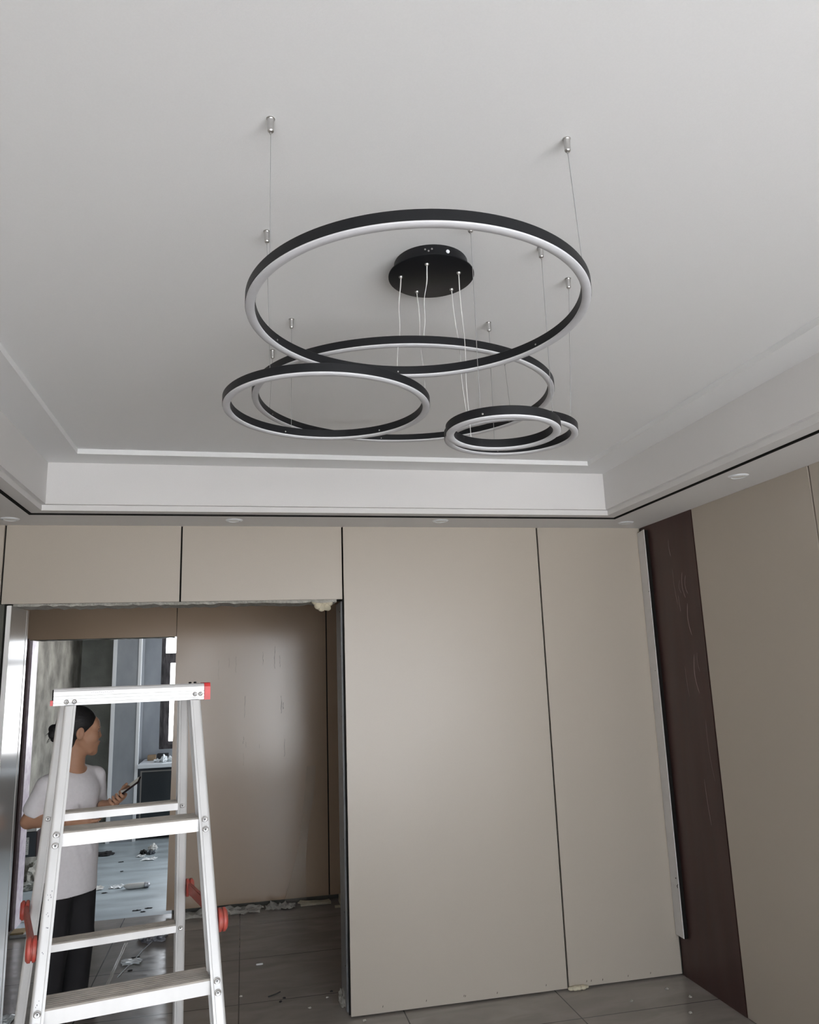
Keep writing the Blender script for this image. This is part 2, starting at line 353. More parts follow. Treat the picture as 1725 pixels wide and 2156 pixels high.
# hall
bm = bmesh.new(); wall_y(bm, DH+0.018, DH+0.16, -2.9, 3.2, 0, TOP, (-1.545, -0.490, 0, 1.972)); struct('wall_hall', bm, M_core)
bm = bmesh.new(); box(bm, -3.1, -2.9, D+0.28, DH+0.02, 0, TOP); struct('wall_hall_left', bm, M_white)
bm = bmesh.new(); box(bm, 3.2, 3.4, D+0.28, DH+0.02, 0, TOP); struct('wall_hall_right', bm, M_white)
bm = bmesh.new(); box(bm, -3.1, 3.4, D+0.28, DH+0.16, 2.50, 2.6); struct('ceiling_hall', bm, M_ceil)
# kitchen
bm = bmesh.new(); box(bm, KX0-0.15, KX0, DH+0.16, 9.75, 0, TOP); struct('wall_kitchen_left', bm, M_tan)
bm = bmesh.new(); box(bm, KX0, -1.25, 9.6, 9.75, 0, TOP); struct('wall_kitchen_recess', bm, M_grcon)
bm = bmesh.new(); wall_y(bm, KY, KY+0.16, -1.25, 2.1, 0, TOP, (-0.945, 1.45, 0.865, 2.32)); struct('wall_kitchen_back', bm, M_marb)
bm = bmesh.new(); box(bm, 2.1, 2.25, DH+0.16, 6.7, 0, TOP); box(bm, 2.1, 2.25, 9.2, 9.66, 0, TOP); box(bm, 2.1, 2.25, 6.7, 9.2, 0, 0.7); box(bm, 2.1, 2.25, 6.7, 9.2, 2.4, TOP); struct('wall_kitchen_right', bm, M_white)
bm = bmesh.new(); box(bm, KX0-0.15, 2.25, DH+0.16, 9.8, 2.55, 2.65); struct('ceiling_kitchen', bm, M_ceil)

# ------------------------------------------------------------------ structure: stepped ceiling
g = (-1.008, 2.026, NY+0.26, 3.859); u = (-0.936, 1.947, NY+0.335, 3.784)
bb = (u[0]+0.02, u[1]-0.02, u[2]+0.02, u[3]-0.02); ii = (-0.754, 1.765, NY+0.515, 3.6045)
bm = bmesh.new(); box(bm, LW-0.2, R+0.2, NY-0.15, D+0.05, C3, C3+0.12); struct('ceiling', bm, M_ceil)
bm = bmesh.new(); frame(bm, (LW-0.01, R+0.01, NY, D+0.019), (g[0], g[1], g[2], g[3]), C1, C1+0.10); struct('ceiling_soffit', bm, M_ceil_shaded)
bm = bmesh.new(); frame(bm, (g[0]+0.013, g[1]-0.013, g[2]+0.013, g[3]-0.013), u, C1+0.007, ZB+0.004); o = struct('trim_1', bm, M_ceil_shaded)
bm = bmesh.new(); frame(bm, (g[0]-0.001, g[1]+0.001, g[2]-0.001, g[3]+0.001), (g[0]+0.012, g[1]-0.012, g[2]+0.012, g[3]-0.012), C1+0.0003, C1+0.05); struct('gap_shade', bm, M_dark)  # near-black strip painting the shadow in the soffit gap
bm = bmesh.new(); frame(bm, (u[0]-0.011, u[1]+0.011, u[2]-0.011, u[3]+0.011), bb, ZB, C2+0.01); struct('trim_3', bm, M_ceil_shaded)
bm = bmesh.new(); frame(bm, (bb[0]-0.005, bb[1]+0.005, bb[2]-0.005, bb[3]+0.005), ii, C2, C3+0.01); struct('trim_4', bm, M_ceil)

# ------------------------------------------------------------------ wall cladding
G = 0.0045
def pan(x0, x1, z0, z1, y, label, group, m=M_cream, th=0.016):
    bm = B(x0+G, x1-G, y, y+th, z0, z1, bev=0.0012)
    return thing('wall_panel', bm, m, label, 'wall panel', group)
pan(LW, X0, ZH, C1, D, 'sliver of cream board above the doorway at the far left edge, under the soffit', 'cream wall boards of the back wall')
pan(X0, X1, ZH, C1, D, 'cream board over the left half of the wide doorway, above the ladder', 'cream wall boards of the back wall')
pan(X1, X2, ZH, C1, D, 'cream board over the right half of the wide doorway', 'cream wall boards of the back wall')
pan(X2, X3, 0.008, C1, D, 'wide tall cream board right of the doorway, with blotchy sheen', 'cream wall boards of the back wall')
pan(X3, R-0.002, 0.008, C1, D, 'tall cream board between the wide cream board and the dark brown corner strip', 'cream wall boards of the back wall')
def panx(y0, y1, z0, z1, x, label, group, m=M_cream, s=1, name='wall_panel'):
    bm = B(min(x, x+s*0.016), max(x, x+s*0.016), y0+G, y1-G, z0, z1, bev=0.0012)
    return thing(name, bm, m, label, 'wall panel', group)
panx(D-0.543, D+0.004, 0.0, C1, R, 'dark mahogany brown scuffed board in the right corner of the room', None, M_brown)
panx(D-1.4266, D-0.543, 0.004, C1, R, 'wide cream board on the right wall next to the dark brown board', 'cream boards of the right wall')
panx(D-2.32, D-1.4266, 0.004, C1, R, 'cream board on the right wall cut off by the right edge of the photo', 'cream boards of the right wall')
for k in range(1):
    panx(D-2.32-(k+1)*1.33, D-2.32-k*1.33, 0.004, C1, R, 'cream board of the right wall behind the viewer, outside the photo', 'cream boards out of view')
for k in range(5):
    panx(D-(k+1)*1.17, D-k*1.17, 0.004, C1, LW, 'cream board of the left wall outside the photo', 'cream boards out of view', s=-1)
# hall far cladding
pan(-1.60, -0.5045, 1.9655, 2.49, DH, 'tan board over the kitchen opening at the far side of the hall', 'boards across the hall', M_hallb)
PANW = pan(-0.5045, 0.640, 0.030, 2.49, DH, 'wide tan board with dark scuffs facing the doorway across the hall', 'boards across the hall', M_hallb)
for v in PANW.data.vertices:                     # the board stands a touch out of plumb at its left edge
    if v.co.x < -0.4 and v.co.z < 0.1: v.co.x -= 0.028
pan(0.640, 1.75, 0.030, 2.49, DH, 'narrow strip of tan board right of the black joint across the hall', 'boards across the hall', M_hallb)
pan(1.75, 3.2, 0.030, 2.49, DH, 'shaded cream board further right in the hall, hidden behind the room wall', 'cream boards out of view')
pan(-2.9, -1.60, 0.030, 2.49, DH, 'shaded cream board at the left end of the hall, hidden from view', 'cream boards out of view')
# black joint fillers behind the gaps between boards
bm = bmesh.new()
for x in (X0, X1, X2): box(bm, x-.012, x+.012, D+.0165, D+.0185, ZH, C1)
for x in (X2, X3): box(bm, x-.004 if x == X2 else x-.012, x+.012, D+.0165, D+.0185, 0.01, C1)
for x in (-0.5045, 0.640): box(bm, x-.012, x+.012, DH+.0162, DH+.0178, 1.975 if x < 0 else 0.03, 2.49)
for y in (D-0.543, D-1.4266, D-2.32): box(bm, R+.0161, R+.0178, y-.012, y+.012, 0.005, C1)
struct('trim_9', bm, M_dark)
# nail nicks low on the two tall boards, scuffs on the hall board
def nicks(parent, pts):
    bm = bmesh.new()
    for k, (x, z) in enumerate(pts): tube(bm, [(x, D-.0004, z+.006), (x-.001, D-.0006, z+.002), (x-.003, D-.0004, z-.004)], [.0007, .0014, .0006], 5)
    meshobj('nail_nicks', bm, M_dark, parent=parent)
TB = [o for o in bpy.data.objects if o.get('label', '').startswith('wide tall cream') or o.get('label', '').startswith('tall cream board between')]
nicks(TB[0], [(.685, .035), (.905, .036), (1.10, .036), (1.107, .034), (1.275, .030), (1.54, .036)])
nicks(TB[1], [(1.765, .03), (1.79, .03), (1.855, .028), (2.0, .03), (2.13, .03)])
M_scuff = mat('dark_scuff', (0.10, 0.085, 0.07), 0.7)
bm = bmesh.new(); rnd = random.Random(21)
for (x, z, ln, w_) in ((.145, 1.83, .10, .003), (.235, 1.87, .17, .003), (.275, 1.80, .09, .002), (-.06, 1.80, .12, .0015), (-.11, 1.79, .07, .0012), (.01, 1.50, .16, .0025), (.285, 1.49, .13, .0032), (.30, 1.44, .05, .003),
                       (.005, 1.20, .025, .003), (.0, 1.17, .02, .003), (.02, 1.16, .04, .0015), (.005, 1.08, .09, .0012), (.31, 1.17, .13, .002), (.12, 1.14, .03, .002), (-.19, 1.78, .15, .001)):
    n_ = 8; pts = [(x+rnd.uniform(-.003, .003), DH-.0003, z-ln*j/n_) for j in range(n_+1)]
    tube(bm, pts, [w_*rnd.uniform(.15, .6) for _ in pts], 5)
meshobj('scuff_marks', bm, M_scuff, parent=PANW)
# loose protective film peeling at the lower right of the hall board
bm = bmesh.new()
L1 = [(.47+.055*f-.02*math.sin(f*5), DH-.012-.012*math.sin(f*9), .01+.95*f) for f in [k/20 for k in range(21)]]
L2 = [(.30+.20*f+.03*math.sin(f*4), DH-.016-.016*math.sin(f*7+1), .01+.95*f) for f in [k/20 for k in range(21)]]
a = [bm.verts.new(p) for p in L1]; b = [bm.verts.new(p) for p in L2]; a2 = [bm.verts.new((p[0], p[1]-.0006, p[2])) for p in L1]; b2 = [bm.verts.new((p[0], p[1]-.0006, p[2])) for p in L2]
for k in range(20):
    bm.faces.new((a[k], a[k+1], b[k+1], b[k])); bm.faces.new((a2[k], b2[k], b2[k+1], a2[k+1])); bm.faces.new((a[k], a2[k], a2[k+1], a[k+1])); bm.faces.new((b[k], b[k+1], b2[k+1], b2[k]))
thing('peeling_film', bm, M_thinfilm, 'thin clear film peeling off the lower right part of the tan hall board', 'film', smooth=True)
for o in bpy.data.objects:
    if o.get('group') == 'cream boards out of view':
        for q in ('label', 'category', 'group'): del o[q]
        o['kind'] = 'structure'; o.name = 'trim_10'
# scratches on the brown board: pale arcs
def arc_pts(y, z, ln, bend, n=10):
    return [(R-0.0012, y+bend*math.sin(PI*k/n*0.9)*ln-(k/n)*ln*0.10, z-ln*k/n) for k in range(n+1)]
M_scr = mat('pale_scratch', (0.24, 0.17, 0.16), 0.6)
bm = bmesh.new()
for (yy, zz, ln, bd, rd) in ((D-.40, 2.12, .14, .14, .0010), (D-.43, 2.10, .10, .2, .0008), (D-.37, 2.08, .07, .25, .0008), (D-.31, 2.15, .2, .05, .0006), (D-.42, 1.95, .17, .12, .0012),
                             (D-.34, 2.0, .09, .03, .0006), (D-.43, 1.68, .2, .12, .0012), (D-.46, 1.69, .1, .1, .0007), (D-.33, 1.62, .16, .02, .0005), (D-.40, 1.05, .22, .02, .0007), (D-.30, 2.32, .1, .1, .0006), (D-.47, 1.35, .3, .05, .0005)):
    tube(bm, arc_pts(yy, zz, ln, bd), [rd*0.3]+[rd]*9+[rd*0.3], 5)
o = [x for x in bpy.data.objects if x.get('label', '').startswith('dark mahogany')][0]
meshobj('scratch_marks', bm, M_scr, parent=o)
# white-grey corner batten standing in the right corner
bt = empty('corner_batten', (R-0.02, D-0.05, 0.2), 'long pale grey unfinished batten with black edge standing against the dark brown corner board', 'batten')
bm = bmesh.new()
prof = [(R-0.024, D-0.004), (R-0.024, D-0.082), (R-0.020, D-0.082), (R-0.020, D-0.004)]
def prism_xy(bm, prof, z0s, z1s):
    a = [bm.verts.new((x, y, z)) for (x, y), z in zip(prof, z0s)]; b = [bm.verts.new((x, y, z)) for (x, y), z in zip(prof, z1s)]
    n = len(prof)
    for k in range(n): bm.faces.new((a[k], a[(k+1) % n], b[(k+1) % n], b[k]))
    bm.faces.new(a[::-1]); bm.faces.new(b)
prism_xy(bm, prof, (0.205, 0.205, 0.205, 0.205), (2.405, 2.415, 2.415, 2.405)); meshobj('facing', bm, mat('pale_grey_batten_face', (0.66, 0.64, 0.62), 0.8, noise=0.05), parent=bt)
bm = bmesh.new(); prism_xy(bm, [(R-0.0195, D-0.006), (R-0.0195, D-0.087), (R-0.001, D-0.087), (R-0.001, D-0.006)], [0.205]*4, [2.41]*4); meshobj('backing', bm, M_dark, parent=bt)
for (yy, zz, r_) in ((D-.062, .50, .0035), (D-.068, .462, .004), (D-.070, .455, .003), (D-.075, .47, .003), (D-.06, 1.60, .002), (D-.075, 2.05, .0025)):
    bm = bmesh.new(); lathe(bm, [(r_, 0), (r_, 0.001)], 10, Matrix.Translation((R-0.0252, yy, zz)) @ Matrix.Rotation(PI/2, 4, 'Y'))
    meshobj('nail_hole', bm, M_dark, parent=bt)

# doorway: pale mortar lip under the lintel, foam, jamb boards
bm = bmesh.new(); rnd = random.Random(3)
n = 60; xs = [(-1.13+(1.62)*k/n) for k in range(n+1)]
lo = [ZH-0.006-0.010*rnd.random() for _ in xs]
a = [bm.verts.new((x, D+0.035, z)) for x, z in zip(xs, lo)]; b = [bm.verts.new((x, D+0.035, ZH+0.011)) for x in xs]
c = [bm.verts.new((x, D+0.27, z+0.004)) for x, z in zip(xs, lo)]; d = [bm.verts.new((x, D+0.27, ZH+0.011)) for x in xs]
for k in range(n):
    bm.faces.new((a[k], a[k+1], b[k+1], b[k])); bm.faces.new((a[k], c[k], c[k+1], a[k+1])); bm.faces.new((c[k], d[k], d[k+1], c[k+1]))
struct('trim_5', bm, M_mortar)
bm = bmesh.new()
for (x, z, r_) in ((0.375, ZH-0.012, .020), (0.392, ZH-0.034, .022), (0.41, ZH-0.045, .022), (0.435, ZH-0.040, .022), (0.45, ZH-0.018, .022), (0.425, ZH-0.020, .02), (0.34, ZH-0.006, .012), (0.445, ZH-0.048, .016)):
    t = bmesh.new(); bmesh.ops.create_icosphere(t, subdivisions=3, radius=r_)
    for v in t.verts: v.co = Vector((v.co.x+x, v.co.y*0.9+D+0.055, v.co.z+z+0.006))
    me = bpy.data.meshes.new('t'); t.to_mesh(me); t.free(); bm.from_mesh(me); bpy.data.meshes.remove(me)
thing('foam_blob', bm, M_foam, 'bulging lump of dried expanding foam under the lintel at the top right of the doorway', 'foam', smooth=True)
# left jamb lining: glossy board facing right
jb = empty('jamb_lining', (-1.13, D+0.15, 0), 'tall glossy pale lining board down the left side of the wide doorway', 'door lining')
bm = B(-1.146, -1.130, D+0.012, D+0.290, 0.0, ZH-0.006, bev=0.001); meshobj('board', bm, M_steelj, parent=jb)
bm = B(-1.165, -1.128, D+0.293, D+0.330, 0.0, ZH-0.006, bev=0.002); meshobj('edge_strip', bm, M_steelj, parent=jb)
bm = B(-1.150, -1.129, D+0.004, D+0.011, 0.0, ZH-0.008, bev=0.001); meshobj('front_lip', bm, M_white, parent=jb)
# right jamb: bare galvanised lining
jr = empty('jamb_channel', (0.53, D+0.15, 0), 'bare grey metal channel down the right side of the wide doorway', 'door lining')
bm = B(0.516, 0.530, D+0.075, D+0.285, 0.0, ZH-0.006, bev=0.001); meshobj('channel', bm, M_stud, parent=jr)
for z in (1.98, 1.74, 1.42, 1.15, .8, .45, .2):
    bm = bmesh.new(); lathe(bm, [(.0035, 0), (.0035, .0015)], 10, Matrix.Translation((0.5148, D+0.11, z)) @ Matrix.Rotation(PI/2, 4, 'Y'))
    meshobj('screw', bm, M_dark, parent=jr)
bm = bmesh.new(); rnd = random.Random(11)
pts = [(0.532+rnd.uniform(-.003, .003), D+0.045+rnd.uniform(-.008, .008), 1.93-1.75*k/40) for k in range(41)]
tube(bm, pts, [0.004+0.008*rnd.random() for _ in pts], 7); meshobj('mortar_bead', bm, M_mortar, parent=jr, smooth=True)
bm = bmesh.new(); crumple(bm, (0.512, D+0.19, 0), 0.022, 0.05, 0.035, 5); thing('mortar_lump', bm, M_mortar, 'small pale mortar lump on the floor at the foot of the right door jamb', 'mortar', smooth=False)

# hall opening: pink marble jamb and maroon frame
bm = bmesh.new(); box(bm, -1.5445, -1.525, DH+0.005, DH+0.168, 0.0, 1.962); struct('door_1', bm, M_pink)
bm = bmesh.new(); box(bm, -1.571, -1.546, DH-0.022, DH+0.012, 0.0, 1.975); struct('door_2', bm, M_maroon)
bm = bmesh.new(); box(bm, -1.597, -1.573, DH-0.016, DH+0.000, 0.0, 1.975); struct('trim_6', bm, M_stud)
bm = bmesh.new(); rnd = random.Random(2); xs = [-1.52+1.0*k/40 for k in range(41)]
a = [bm.verts.new((x, DH+0.02, 1.955+0.008*rnd.random())) for x in xs]; b = [bm.verts.new((x, DH+0.02, 1.975)) for x in xs]; c = [bm.verts.new((x, DH+0.16, 1.960+0.006*rnd.random())) for x in xs]
for k in range(40): bm.faces.new((a[k], a[k+1], b[k+1], b[k])); bm.faces.new((a[k], c[k], c[k+1], a[k+1]))
struct('trim_7', bm, M_core)

# ------------------------------------------------------------------ windows
def window(name, x0, x1, y, z0, z1, bars, m, th=0.07, fw_=0.06, transom=None, frame_m=None):
    bm = bmesh.new()
    box(bm, x0, x0+fw_, y, y+th, z0, z1); box(bm, x1-fw_, x1, y, y+th, z0, z1)
    box(bm, x0+fw_, x1-fw_, y, y+th, z0, z0+fw_); box(bm, x0+fw_, x1-fw_, y, y+th, z1-fw_, z1)
    for bx in bars: box(bm, bx-fw_*0.55, bx+fw_*0.55, y, y+th, z0+fw_, z1-fw_)
    if transom: box(bm, x0+fw_, x1-fw_, y+0.001, y+th, transom[0], transom[1])
    o = struct(name, bm, m)
    bm = bmesh.new(); box(bm, x0+fw_*0.5, x1-fw_*0.5, y+th*0.5, y+th*0.5+0.006, z0+fw_*0.5, z1-fw_*0.5)
    meshobj('window_pane', bm, M_glass, parent=o)
    return o
window('window_1', WINX0, WINX1, NY-0.10, WINZ0, WINZ1, [0.96, 1.98], M_wframe)
window('window_4', -1.22, -0.36, NY-0.10, WINZ0, WINZ1, [], M_wframe)
portal('daylight_portal_left', (-0.79, NY-0.11, (WINZ0+WINZ1)/2), (PI/2, 0, PI), 0.86, WINZ1-WINZ0)
kw = window('window_2', -0.945, 1.45, KY+0.03, 0.865, 2.32, [0.25], M_wframe, fw_=0.045, transom=(1.832, 1.947))
bm = bmesh.new(); box(bm, -0.905, -0.842, KY+0.012, KY+0.06, 0.91, 1.835); box(bm, -0.842, 0.2, KY+0.012, KY+0.06, 0.91, 0.947); meshobj('sash_frame', bm, M_wframe, parent=kw)
def window_x(name, x, y0, y1, z0, z1, m, f=.06):
    bm = bmesh.new()
    for a_, b_, c_, e_ in ((y0, y0+f, z0, z1), (y1-f, y1, z0, z1), (y0+f, y1-f, z0, z0+f), (y0+f, y1-f, z1-f, z1), ((y0+y1)/2-f/2, (y0+y1)/2+f/2, z0+f, z1-f)): box(bm, x, x+.06, a_, b_, c_, e_)
    o = struct(name, bm, m); bm = bmesh.new(); box(bm, x+.03, x+.036, y0+f/2, y1-f/2, z0+f/2, z1-f/2); meshobj('window_pane', bm, M_glass, parent=o)
window_x('fill_window_kitchen', 2.14, 6.7, 9.2, 0.7, 2.4, M_wframe)  # unseen window, added to brighten the kitchen
portal('daylight_portal_fill_window', (2.22, 7.95, 1.55), (0, PI/2, 0), 1.7, 2.5)
portal('daylight_portal_room', ((WINX0+WINX1)/2, NY-0.11, (WINZ0+WINZ1)/2), (PI/2, 0, PI), WINX1-WINX0, WINZ1-WINZ0)
portal('daylight_portal_kitchen', (0.25, KY+0.11, 1.59), (-PI/2, 0, 0), 2.4, 1.46)

# ------------------------------------------------------------------ kitchen things
pr = empty('tiled_pier', (-1.27, 9.2, 0), 'tall grey stone-tiled pier with white corner trims standing beside the kitchen worktop', 'pier')
bm = B(-1.352, -1.128, 8.932, 9.49, 0.0, 2.54); meshobj('tiles', bm, M_marb, parent=pr)
for x0, x1 in ((-1.392, -1.352), (-1.128, -1.096)):
    bm = B(x0, x1, 8.926, 8.97 if x0 < -1.2 else 8.96, 0.0, 2.54, bev=0.002); meshobj('corner_trim', bm, M_wtrim, parent=pr)
bm = B(-1.392, -1.353, 8.971, 9.49, 0.0, 2.54); meshobj('side_face', bm, M_wtrim, parent=pr)
cb = empty('kitchen_cabinet', (-0.2, 9.2, 0), 'black glass-fronted kitchen base cabinet with grey aluminium edges under the window', 'cabinet')
bm = B(-1.090, 1.4, 8.955, 9.49, 0.06, 0.722); meshobj('body', bm, M_dgrey, parent=cb)
for k in range(6):
    x0 = -1.066+k*0.40
    bm = B(x0, x0+0.385, 8.937, 8.953, 0.08, 0.70, bev=0.001); dd = meshobj('door', bm, M_cab, parent=cb)
    bm = bmesh.new(); 
    for a_, b_, c_, e_ in ((x0, x0+0.014, .08, .70), (x0+.371, x0+.385, .08, .70), (x0+.014, x0+.371, .08, .094), (x0+.014, x0+.371, .686, .70)): box(bm, a_, b_, 8.932, 8.936, c_, e_)
    meshobj('door_edge', bm, M_cabf, parent=dd)
bm = B(-1.095, 1.42, 8.90, 9.495, 0.727, 0.766, bev=0.003); thing('kitchen_worktop', bm, M_ctop, 'white stone worktop running under the kitchen window, littered with wrapping', 'worktop')
bm = B(-1.04, -0.955, 9.28, 9.36, 0.768, 0.825, bev=0.002); thing('brick_block', bm, M_card, 'small brown block at the left end of the kitchen worktop', 'block')
bm = B(-0.95, -0.83, 9.40, 9.47, 0.768, 0.825, bev=0.002); thing('socket_box', bm, M_blackrag, 'low black box on the worktop right of the small brown block', 'box')
for k, (x, y, a, b_, c_) in enumerate(((-0.915, 9.10, .034, .04, .020), (-0.845, 9.08, .028, .05, .042), (-0.780, 9.11, .028, .045, .030), (-0.715, 9.12, .028, .05, .045))):
    bm = bmesh.new(); crumple(bm, (x, y, 0.767), a, b_, c_, 20+k)
    thing('crumpled_wrap', bm, M_tplas, ['low flat crumple of white wrapping nearest the block on the worktop', 'tallest peaked white crumple of wrapping on the worktop', 'middle-right white crumple of wrapping on the worktop', 'white crumple of wrapping at the right edge of the worktop view'][k], 'wrapping', 'crumpled wrapping on the kitchen worktop')
# box stack at the far left of the kitchen
bx = empty('storage_box', (-1.77, 7.45, 0.20), 'slate grey box with a paper notice and dark red edge at the kitchen left wall', 'box')
bm = B(-1.836, -1.715, 7.45, 7.75, 0.215, 0.410); meshobj('box_body', bm, M_dgrey, parent=bx)
bm = B(-1.715, -1.708, 7.445, 7.75, 0.215, 0.414); meshobj('red_edge', bm, M_maroon, parent=bx)
bm = B(-1.836, -1.772, 7.443, 7.447, 0.235, 0.372); nb = meshobj('paper_notice', bm, M_paper, parent=bx)
bm = bmesh.new(); rnd = random.Random(4)
for k in range(7):
    z = 0.358-0.016*k; x = -1.832
    while x < -1.782:
        w_ = rnd.uniform(.004, .012)
        box(bm, x, x+w_, 7.4415, 7.4428, z, z+0.006 if k < 3 else z+0.003); x += w_+rnd.uniform(.003, .008)
meshobj('scribbled_lines', bm, M_ink, parent=nb)
bm = B(-1.836, -1.72, 7.46, 7.75, 0.416, 0.60); thing('white_carton', bm, M_paper, 'white carton on the slate grey box, behind the elbow', 'box')
bm = B(-1.836, -1.725, 7.46, 7.72, 0.603, 0.67); thing('brown_carton', bm, M_card, 'flat brown carton on top of the white carton', 'box')
bm = bmesh.new(); crumple(bm, (-1.755, 7.58, 0), 0.062, 0.14, 0.085, 8); thing('rubble_sack', bm, M_mortar, 'low grey sack of rubble under the slate grey box', 'sack')
bm = bmesh.new(); crumple(bm, (-1.72, 7.28, 0), 0.09, 0.08, 0.03, 9); thing('rubble_heap', bm, M_grcon, 'small flat heap of dark rubble in front of the rubble sack', 'rubble')
# kitchen floor litter
def litter(kind, x, y, a, b_, c_, m, label, seed, sub=3, cat='litter'):
    bm = bmesh.new(); crumple(bm, (x, y, 0.0005), a, b_, c_, seed, sub); return thing(kind, bm, m, label, cat)
litter('black_glove', -1.30, 8.38, .085, .07, .016, M_blackrag, 'flat black glove on the kitchen floor right behind the person', 31, cat='glove')
litter('black_shard', -0.935, 8.28, .030, .04, .022, M_blackrag, 'small black shard beside clear wrap on the far kitchen floor', 32, cat='shard')
litter('tan_cup', -0.865, 8.45, .035, .05, .030, M_paper, 'small pale cup lying on the far kitchen floor near the opening edge', 33, cat='cup')
litter('dark_cup_sleeve', -0.86, 8.25, .030, .04, .018, M_dgrey, 'small dark grey piece just in front of the pale cup', 34, cat='shard')
for k, (pts, lab) in enumerate(((((-.99, 8.15), (-.91, 8.12), (-.905, 8.22), (-.98, 8.23)), 'clear plastic sheet scrap around the black shard on the far kitchen floor'),
                               (((-.93, 7.98), (-.80, 7.96), (-.78, 8.06), (-.90, 8.08)), 'clear plastic scrap in front of the dark grey piece'),
                               (((-1.06, 7.05), (-.95, 7.03), (-.93, 7.12), (-1.03, 7.13)), 'thin crinkled clear scrap left of the white bottle on the kitchen floor'),
                               (((-1.26, 7.00), (-1.10, 7.04), (-1.10, 7.13), (-1.24, 7.17)), 'white torn paper on the kitchen floor beside the person, the farther one'),
                               (((-1.24, 6.80), (-1.16, 6.86), (-1.17, 6.95), (-1.23, 6.98)), 'white torn paper on the kitchen floor beside the person, the nearer one'))):
    bm = bmesh.new(); sheet(bm, pts, 0.001, k, 0.006, 8); thing('plastic_scrap' if k < 3 else 'paper_scrap', bm, M_tplas if k < 3 else M_paper, lab, 'scrap')
bo = empty('plastic_bottle', (-0.80, 6.99, 0.02), 'flattened white plastic bottle lying on the kitchen floor', 'bottle')
bm = bmesh.new(); lathe(bm, [(.006, -.115), (.020, -.10), (.026, -.08), (.026, .04)], 16, Matrix.Translation((-.815, 6.99, .022)) @ Matrix.Rotation(PI/2, 4, 'Y') @ Matrix.Scale(0.8, 4, (1, 0, 0))); meshobj('bottle_body', bm, M_paper, parent=bo, smooth=True)
bm = bmesh.new(); lathe(bm, [(.026, .041), (.028, .05), (.026, .075), (.012, .085)], 16, Matrix.Translation((-.815, 6.99, .022)) @ Matrix.Rotation(PI/2, 4, 'Y') @ Matrix.Scale(0.8, 4, (1, 0, 0))); meshobj('foil_neck', bm, M_foil, parent=bo)
litter('foil_bag', -0.555, 5.66, .085, .09, .035, M_foil, 'crumpled silver foil bag on the hall floor at the edge of the kitchen opening', 41, cat='bag')
litter('film_twist', -0.640, 5.25, .070, .035, .012, M_tplas, 'small twist of clear film on the hall floor seen between the ladder rungs', 42, cat='film')
bm = bmesh.new(); tube(bm, [(-.560, 5.60, .004), (-.60, 5.44, .004), (-.625, 5.3, .004), (-.66, 5.15, .004), (-.685, 5.03, .004)], .0035, 6); thing('film_string', bm, M_tplas, 'thin white plastic string on the hall floor running through the film twist', 'string')
bm = bmesh.new(); sheet(bm, ((-.735, 5.62), (-.712, 5.62), (-.715, 4.9), (-.735, 4.9)), .001, 5, .002, 10); thing('film_strip', bm, M_film, 'long straight strip of clear tape on the hall floor near the person', 'tape')
CHIPS = ['small dark sliver on the kitchen floor in front of the black glove', 'dark speck midway across the kitchen floor, left of centre', 'thin dark chip left of the white bottle on the kitchen floor', 'dark chip nearest the white torn papers by the person',
         'dark chip at the near edge of the kitchen floor, leftmost of three', 'dark chip at the near edge of the kitchen floor, nearest of three', 'dark chip at the near edge of the kitchen floor, farthest of three', 'thin dark sliver on the hall tiles in front of the film twist', 'thin dark sliver on the hall tiles just behind the film twist']
for k, (x, y) in enumerate(((-1.10, 8.0), (-1.04, 7.62), (-1.07, 6.93), (-1.17, 6.83), (-.75, 6.35), (-.70, 6.30), (-.67, 6.38), (-.63, 5.12), (-.625, 5.33))):
    bm = bmesh.new(); crumple(bm, (x, y, 0), .016 if k % 2 else .026, .008, .004, 60+k, 2)
    thing('dark_chip', bm, M_blackrag, CHIPS[k], 'chip', 'dark chips on the dusty floor')
# hall floor things at the foot of the cladding
bm = bmesh.new(); sheet(bm, ((0.17, 6.02), (.37, 6.00), (.38, 6.10), (.18, 6.12)), .001, 12, .016, 12); thing('clear_film_heap', bm, M_film, 'rumpled clear film heap at the foot of the scuffed hall board', 'film')
bm = bmesh.new(); sheet(bm, ((-.42, 5.98), (.12, 5.98), (.16, 6.13), (-.40, 6.14)), .001, 13, .014, 16); thing('clear_film_strip', bm, M_film, 'long rumpled clear film strip along the foot of the scuffed hall board', 'film')
bm = bmesh.new(); box(bm, .42, .64, 6.05, 6.10, .0, .012); sheet(bm, ((.40, 6.06), (.62, 6.00), (.63, 6.08), (.42, 6.12)), .006, 14, .005, 6, z=.012); thing('torn_board_edge', bm, M_foam, 'torn pale board offcut below the black joint across the hall', 'offcut')
bm = bmesh.new(); box(bm, .655, .80, 5.93, 5.955, 0, .012); box(bm, .70, .716, 5.955, 6.10, 0, .05); box(bm, .735, .742, 5.955, 6.10, 0, .075); thing('broken_tile_trim', bm, M_foam, 'broken cream trim pieces by the foot of the right door jamb', 'offcut')
bm = B(.085, .125, 4.975, 4.987, 0, .008, bev=.002); thing('white_stub', bm, M_paper, 'small white stub alone on the hall floor right of the ladder', 'stub')
bm = bmesh.new(); tube(bm, [(.14, 4.50, .003), (.18, 4.52, .004), (.205, 4.545, .003)], .003, 5); thing('dark_twig', bm, M_blackrag, 'short dark twist on the floor at the threshold line right of the ladder', 'twist')
